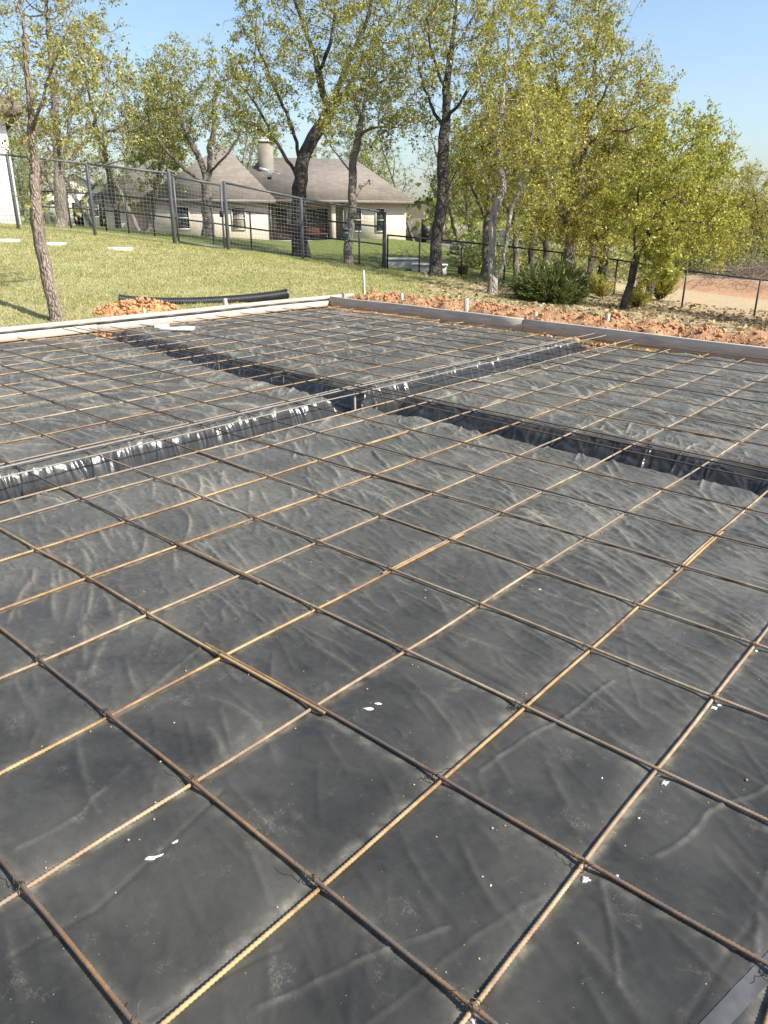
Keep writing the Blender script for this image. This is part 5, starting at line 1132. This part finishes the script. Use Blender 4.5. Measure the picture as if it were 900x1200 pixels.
# cedar shrub
def cedar(name, lab, base, crown, n, size, seed, leaf, cat='shrub', stems=420):
    r = np.random.default_rng(seed); px, py, d0 = base; p0 = stand(px, py, d0); o = empty(name, tuple(p0)); tag(o, lab, cat)
    mb = MB(); C = []
    tot = sum(c[2]*c[3] for c in crown)
    for (cx, cy, rx, ry, dz, rd) in crown:
        m = int(stems*rx*ry/tot); v = r.normal(size=(m, 3)); v /= np.linalg.norm(v, axis=1)[:, None]; v *= r.random(m)[:, None]**(1/2.2); s = (d0+dz)/F_PX
        q = at(cx, cy, d0+dz)+v[:, :1]*RT*rx*s+v[:, 1:2]*UP*ry*s+v[:, 2:]*np.array([math.sin(YAW), math.cos(YAW), 0])*rd-p0
        for e in q:
            if e[2] < .05: e[2] = .05+.1*r.random()
            b0 = np.array([e[0]*.25, e[1]*.25, max(.02, e[2]*.2)]); t = np.linspace(0, 1, 6)[:, None]; P = b0*(1-t)+e*t; P[:, 2] += .12*np.sin(t[:, 0]*math.pi)*r.uniform(-.5, 1)
            mb.tube(P, np.linspace(.010, .003, 6), 4, False)
            k = int(n/stems); tt = .45+.6*r.random(k)[:, None]; d = (e-b0); d /= np.linalg.norm(d)+1e-9
            c = b0*(1-tt)+e*tt+r.normal(0, .055, (k, 3))*(1.2-tt*.6); C.append(np.concatenate([c, np.repeat(d[None], k, 0)], 1))
    mb.build('stem', M['bark_dark'], o)
    C = np.concatenate(C); c, d = C[:, :3], C[:, 3:]+r.normal(0, .55, (len(C), 3)); d /= np.linalg.norm(d, axis=1)[:, None]; sd_ = np.cross(d, r.normal(size=d.shape)); sd_ /= np.linalg.norm(sd_, axis=1)[:, None]
    L = size*r.uniform(.6, 1.5, len(c))[:, None]; V = np.stack([c-sd_*L*.13, c+sd_*L*.13, c+d*L+sd_*L*.03, c+d*L-sd_*L*.03], 1)
    build('foliage', V.reshape(-1, 3), np.arange(4*len(c)).reshape(-1, 4), leaf, o); return o
cedar('cedar_shrub', 'dark green feathery cedar shrub behind the clay bank', (645, 356, 17.3), [(645, 335, 44, 24, 0, .8), (618, 332, 20, 18, -.1, .5), (676, 334, 20, 18, .2, .5), (650, 318, 28, 12, .1, .5)], 26000, .085, 51, M['leaf_cedar'])
cedar('green_shrub', 'small bright green shrub at the foot of the right fence post', (775, 342, 23.5), [(775, 330, 22, 14, 0, .5)], 5000, .09, 52, M['leaf_fresh'], 'shrub', 120)
cedar('leafy_shrub', 'loose light green shrub beside the leaning tree base', (745, 358, 18.5), [(747, 348, 14, 12, 0, .35)], 2200, .08, 53, M['leaf_spring'], 'shrub', 90)
cedar('leafy_shrub', 'pale weedy shrub left of the thin fence post in the trees', (705, 340, 21), [(702, 332, 18, 10, 0, .5)], 2600, .08, 54, M['leaf_spring'], 'shrub', 90)

# background woods: two tree kinds copied with their own turn and size
def wood_tree(seed, bark, leaf, leaves, rb):
    return tree('wood_tree', 'tmp', (700, 320, 45), [[(700, 321, 0), (701, 290, 0), (699, 260, 0), (702, 225, 0), (701, 190, 0), (703, 160, 0)], [(700, 265, 0), (690, 240, .8), (680, 210, 1.2)], [(700, 250, 0), (714, 225, -.8), (722, 195, -1)], [(701, 215, 0), (694, 195, -.8), (690, 170, -1)]],
                [(700, 195, 34, 40, 0, 1.9), (685, 225, 24, 26, .5, 1.5), (716, 220, 24, 28, -.5, 1.5), (702, 150, 24, 28, 0, 1.5), (700, 262, 26, 16, 0, 1.4)], rb, M[bark], M[leaf], 620, .42, leaves, .12, .24, 'tree', 'background woods', seed, .0075, .5, 4.6, .03, 1.4)
W0 = [wood_tree(61, 'bark_grey', 'leaf_dull', 7500, .19), wood_tree(62, 'bark_dark', 'leaf_spring', 8000, .2), wood_tree(63, 'bark_grey', 'leaf_dull', 2200, .17), wood_tree(64, 'bark_pale', 'leaf_yellow', 4200, .16)]
spots = [  # px, base py, depth, kind, scale, label
 (486, 276, 62, 2, 1.00, 'bare grey tree right behind the pale end of the brick house'), (500, 280, 56, 0, .90, 'hazy olive tree between the brick house and the dark oak'), (538, 285, 60, 2, 1.05, 'nearly bare tree behind the crooked limb of the dark oak'), (556, 293, 52, 0, .85, 'olive tree behind the pickup truck'), (585, 300, 56, 1, .95, 'green tree behind the mesh-sided trailer'),
 (610, 305, 58, 0, 1.0, 'olive tree deep behind the twin-stemmed tree'), (640, 305, 52, 1, .9, 'green tree deep behind the dark shrub'), (672, 308, 55, 0, .95, 'olive tree deep behind the largest yellow-green tree'), (702, 310, 50, 1, .85, 'green tree deep behind the low boughs'), (738, 312, 52, 0, .85, 'olive tree deep behind the lime-leaved tree'),
 (790, 318, 48, 2, .72, 'bare tree in the woods above the right fence post'), (822, 318, 45, 0, .72, 'olive tree in the woods just right of the lime leaves'), (850, 318, 42, 1, .62, 'green tree in the woods over the brush pile'), (872, 318, 46, 2, .74, 'bare grey tree in the woods over the brush pile'), (893, 320, 42, 0, .66, 'olive tree at the right edge of the woods'), (918, 322, 44, 1, .70, 'green tree partly cut by the right edge of the photo'),
 (462, 270, 75, 1, 1.1, 'green tree peeking over the right roof of the brick house'), (432, 268, 78, 0, 1.05, 'olive tree peeking over the middle roof of the brick house'), (300, 262, 80, 1, 1.15, 'green tree right behind the chimney'), (350, 264, 78, 1, 1.0, 'green tree behind the roof by the tallest oak'), (178, 258, 62, 3, .95, 'pale yellowish tree left of the brick house'), (150, 256, 58, 0, .80, 'olive tree behind the wire fence left of the brick house'), (125, 254, 90, 2, 1.1, 'bare tree above the smaller pale house'), (30, 252, 60, 0, .75, 'olive tree behind the white painted house'), (55, 252, 66, 1, .8, 'green tree between the white painted house and the pale gable'), (205, 258, 75, 2, 1.0, 'bare tree rising above the left roof'), (232, 258, 85, 3, 1.1, 'pale yellow tree over the left roof end'),
 (140, 262, 38, 2, 1.0, 'bare twiggy tree close behind the wire fence left of the gate'), (172, 264, 36, 0, .85, 'olive tree close behind the left gate post'), (165, 257, 48, 2, .95, 'tall bare grey tree just left of the brick house'), (110, 255, 50, 3, .95, 'yellowish tree over the pale gabled houses'), (190, 258, 56, 0, 1.25, 'tall olive tree behind the many-stemmed oak'), (270, 260, 64, 2, 1.35, 'tall bare tree behind the main roof peak'), (85, 254, 58, 2, 1.2, 'tall bare tree between the white painted house and the fence trees'),
 (903, 322, 40, 1, .60, 'rounded green tree closing the gap at the right edge behind the brush'), (862, 321, 40.5, 0, .52, 'small olive tree directly behind the brush pile'), (815, 321, 41, 1, .50, 'small green tree behind the clay pad left of the brush'),
 (880, 322, 39.5, 3, .45, 'low yellowish tree above the brush pile'), (835, 322, 39, 3, .42, 'low yellowish tree left of the brush pile'), (775, 320, 44, 1, .55, 'low green tree behind the right fence post')]
used = set()
for k, (px, py, d, kind, sc, lab) in enumerate(spots):
    p = stand(px, py, d)
    o = W0[kind] if kind not in used else copy_tree(W0[kind])
    used.add(kind); o.location = tuple(p-np.array([0, 0, .1])); o.scale = (sc*rng.uniform(.92, 1.08), sc*rng.uniform(.92, 1.08), sc*rng.uniform(.94, 1.06)); o.rotation_euler = (0, 0, float(rng.uniform(0, 6.28))); o['label'] = lab
# trees the photo shows only by their shade, right of the frame, and the far wood edge
FW2 = np.array([math.sin(YAW), math.cos(YAW), 0]); R2 = np.array([RT[0], RT[1], 0])
P_ = []; 
r = np.random.default_rng(99)
for k in range(420):
    d = r.uniform(62, 150); px = r.uniform(-150, 1050); p = stand(px, 280, d)
    hgt = r.uniform(3.5, 7.5)*(1.0 if px > 470 else .8); m = 60
    v = r.normal(size=(m, 3)); v /= np.linalg.norm(v, axis=1)[:, None]; v *= r.random(m)[:, None]**.4
    P_.append(p+np.array([0, 0, hgt*.52])+v*np.array([2.4, 2.4, hgt*.52]))
P_ = np.concatenate(P_); V, Fq = leaf_mesh(P_, .42, r, 1.3, .2)
tag(build('far_woods', V, Fq, M['leaf_dull'], None), 'olive mass of distant woods along the horizon', 'woods', kind='stuff')
# undergrowth and brush pile
def sticks(n, c, rx, ry, rz_, r, rad=.008, L=.9):
    mb = MB()
    for k in range(n):
        a = r.uniform(0, 6.28); q = math.sqrt(r.random()); x, y = c[0]+rx*q*math.cos(a)*R2[0]+ry*q*math.sin(a)*FW2[0], c[1]+rx*q*math.cos(a)*R2[1]+ry*q*math.sin(a)*FW2[1]
        z = tz((x, y))+rz_*(1-q*q)*r.random(); d = r.normal(size=3); d[2] = abs(d[2])*.55; d /= np.linalg.norm(d); l = L*r.uniform(.4, 1.3); b = r.normal(0, .12, 3)*l
        mb.tube([(x, y, z), np.array((x, y, z))+d*l*.5+b, np.array((x, y, z))+d*l], [rad, rad*.8, rad*.4], 3, False)
    return mb
c = stand(890, 326, 36)
tag(sticks(600, c, 2.6, 1.0, .6, np.random.default_rng(5), .011, 1.1).build('brush_pile', M['twig']), 'grey heap of cut brush beyond the right fence', 'brush pile')
c = stand(690, 322, 31); mbx = sticks(700, c, 9.0, 2.5, .5, np.random.default_rng(6), .007, 1.2)
tag(mbx.build('undergrowth', M['twig']), 'tangle of bare undergrowth twigs beneath the right-hand trees', 'undergrowth', kind='stuff')
c2 = stand(830, 322, 40); mbx = sticks(220, c2, 8.0, 2.0, .8, np.random.default_rng(8), .009, 1.6)
tag(mbx.build('undergrowth', M['twig']), 'bare scrub twigs along the edge of the far clay pad', 'undergrowth', kind='stuff')
r = np.random.default_rng(17); C_ = []
for k in range(230):
    px = r.uniform(545, 960); d = r.uniform(28, 44) if px < 770 else r.uniform(37, 46); p = stand(px, 320, d); hh = r.uniform(.5, 1.7)*(1.7 if d > 36 else .7); v = r.normal(size=(110, 3)); v /= np.linalg.norm(v, axis=1)[:, None]; v *= r.random(110)[:, None]**.45
    C_.append(p+np.array([0, 0, hh*.45])+v*np.array([.9, .9, hh*.55]))
V, Fq = leaf_mesh(np.concatenate(C_), .11, r, 1.5, .1); tag(build('scrub_leaves', V, Fq, M['leaf_dull']), 'low olive scrub filling the gaps among the right-hand trunks', 'scrub', kind='stuff')
# security camera on the oak, bird feeder on the slender oak
p = at(316, 203, 26.2); e = empty('security_camera', tuple(p)); tag(e, 'small white security camera strapped high on the tallest oak', 'camera')
mb = MB(); mb.box((0, 0, 0), (.16, .16, .20), .3, .03); mb.build('housing', M['white_plastic'], e); mb = MB(); mb.tube([(.0, -.02, -.12), (.0, -.02, -.20)], [.09, .06], 12); mb.build('lens_dome', M['dark'], e)
mb = MB(); mb.tube([(-.05, 0, .08), (-.35*R2[0], -.35*R2[1], .16)], .035, 8); mb.tube([(0, 0, .05), tuple(R2*.35+np.array([0, .05, -.04]))], .022, 8); mb.build('bracket', M['white_plastic'], e)
p = at(405, 274, 23.7); e = empty('bird_feeder', tuple(p)); tag(e, 'small blue-green bird feeder hanging beside the slender oak trunk', 'feeder')
mb = MB(); mb.tube([(0, 0, -.18), (0, 0, .12)], .09, 12); mb.build('body', M['feeder'], e, True); mb = MB(); mb.tube([(0, 0, .12), (0, 0, .22)], [.15, .01], 12); mb.build('cap', M['feeder'], e); mb = MB(); mb.tube([(0, 0, .22), (0, 0, .9)], .006, 4); mb.build('hanger', M['wire'], e)

# fallen leaves and litter under the trees
r = np.random.default_rng(23); n = 6000
dd = r.uniform(12.5, 25, n); px_ = 960-470*r.random(n)**1.35; la = (px_-450)/F_PX*dd
x = CAM[0]+la*RT[0]+dd*math.sin(YAW); y = CAM[1]+la*RT[1]+dd*math.cos(YAW); k = ((x < SX0-.5) | (y > SY1+1.3+skew(x))); x, y = x[k], y[k]
V, Fq = leaf_mesh(np.stack([x, y, ground_z(x, y)+.018], 1), .075, r, 1.4, 2.2)
M['litter'] = leaf_mat('dry_fallen_leaves', [(0, (.10, .065, .035)), (.5, (.24, .165, .09)), (1, (.42, .33, .21))], .1)
tag(build('fallen_leaves', V, Fq, M['litter']), 'dry brown leaves scattered on the ground under the trees', 'fallen leaves', kind='stuff')
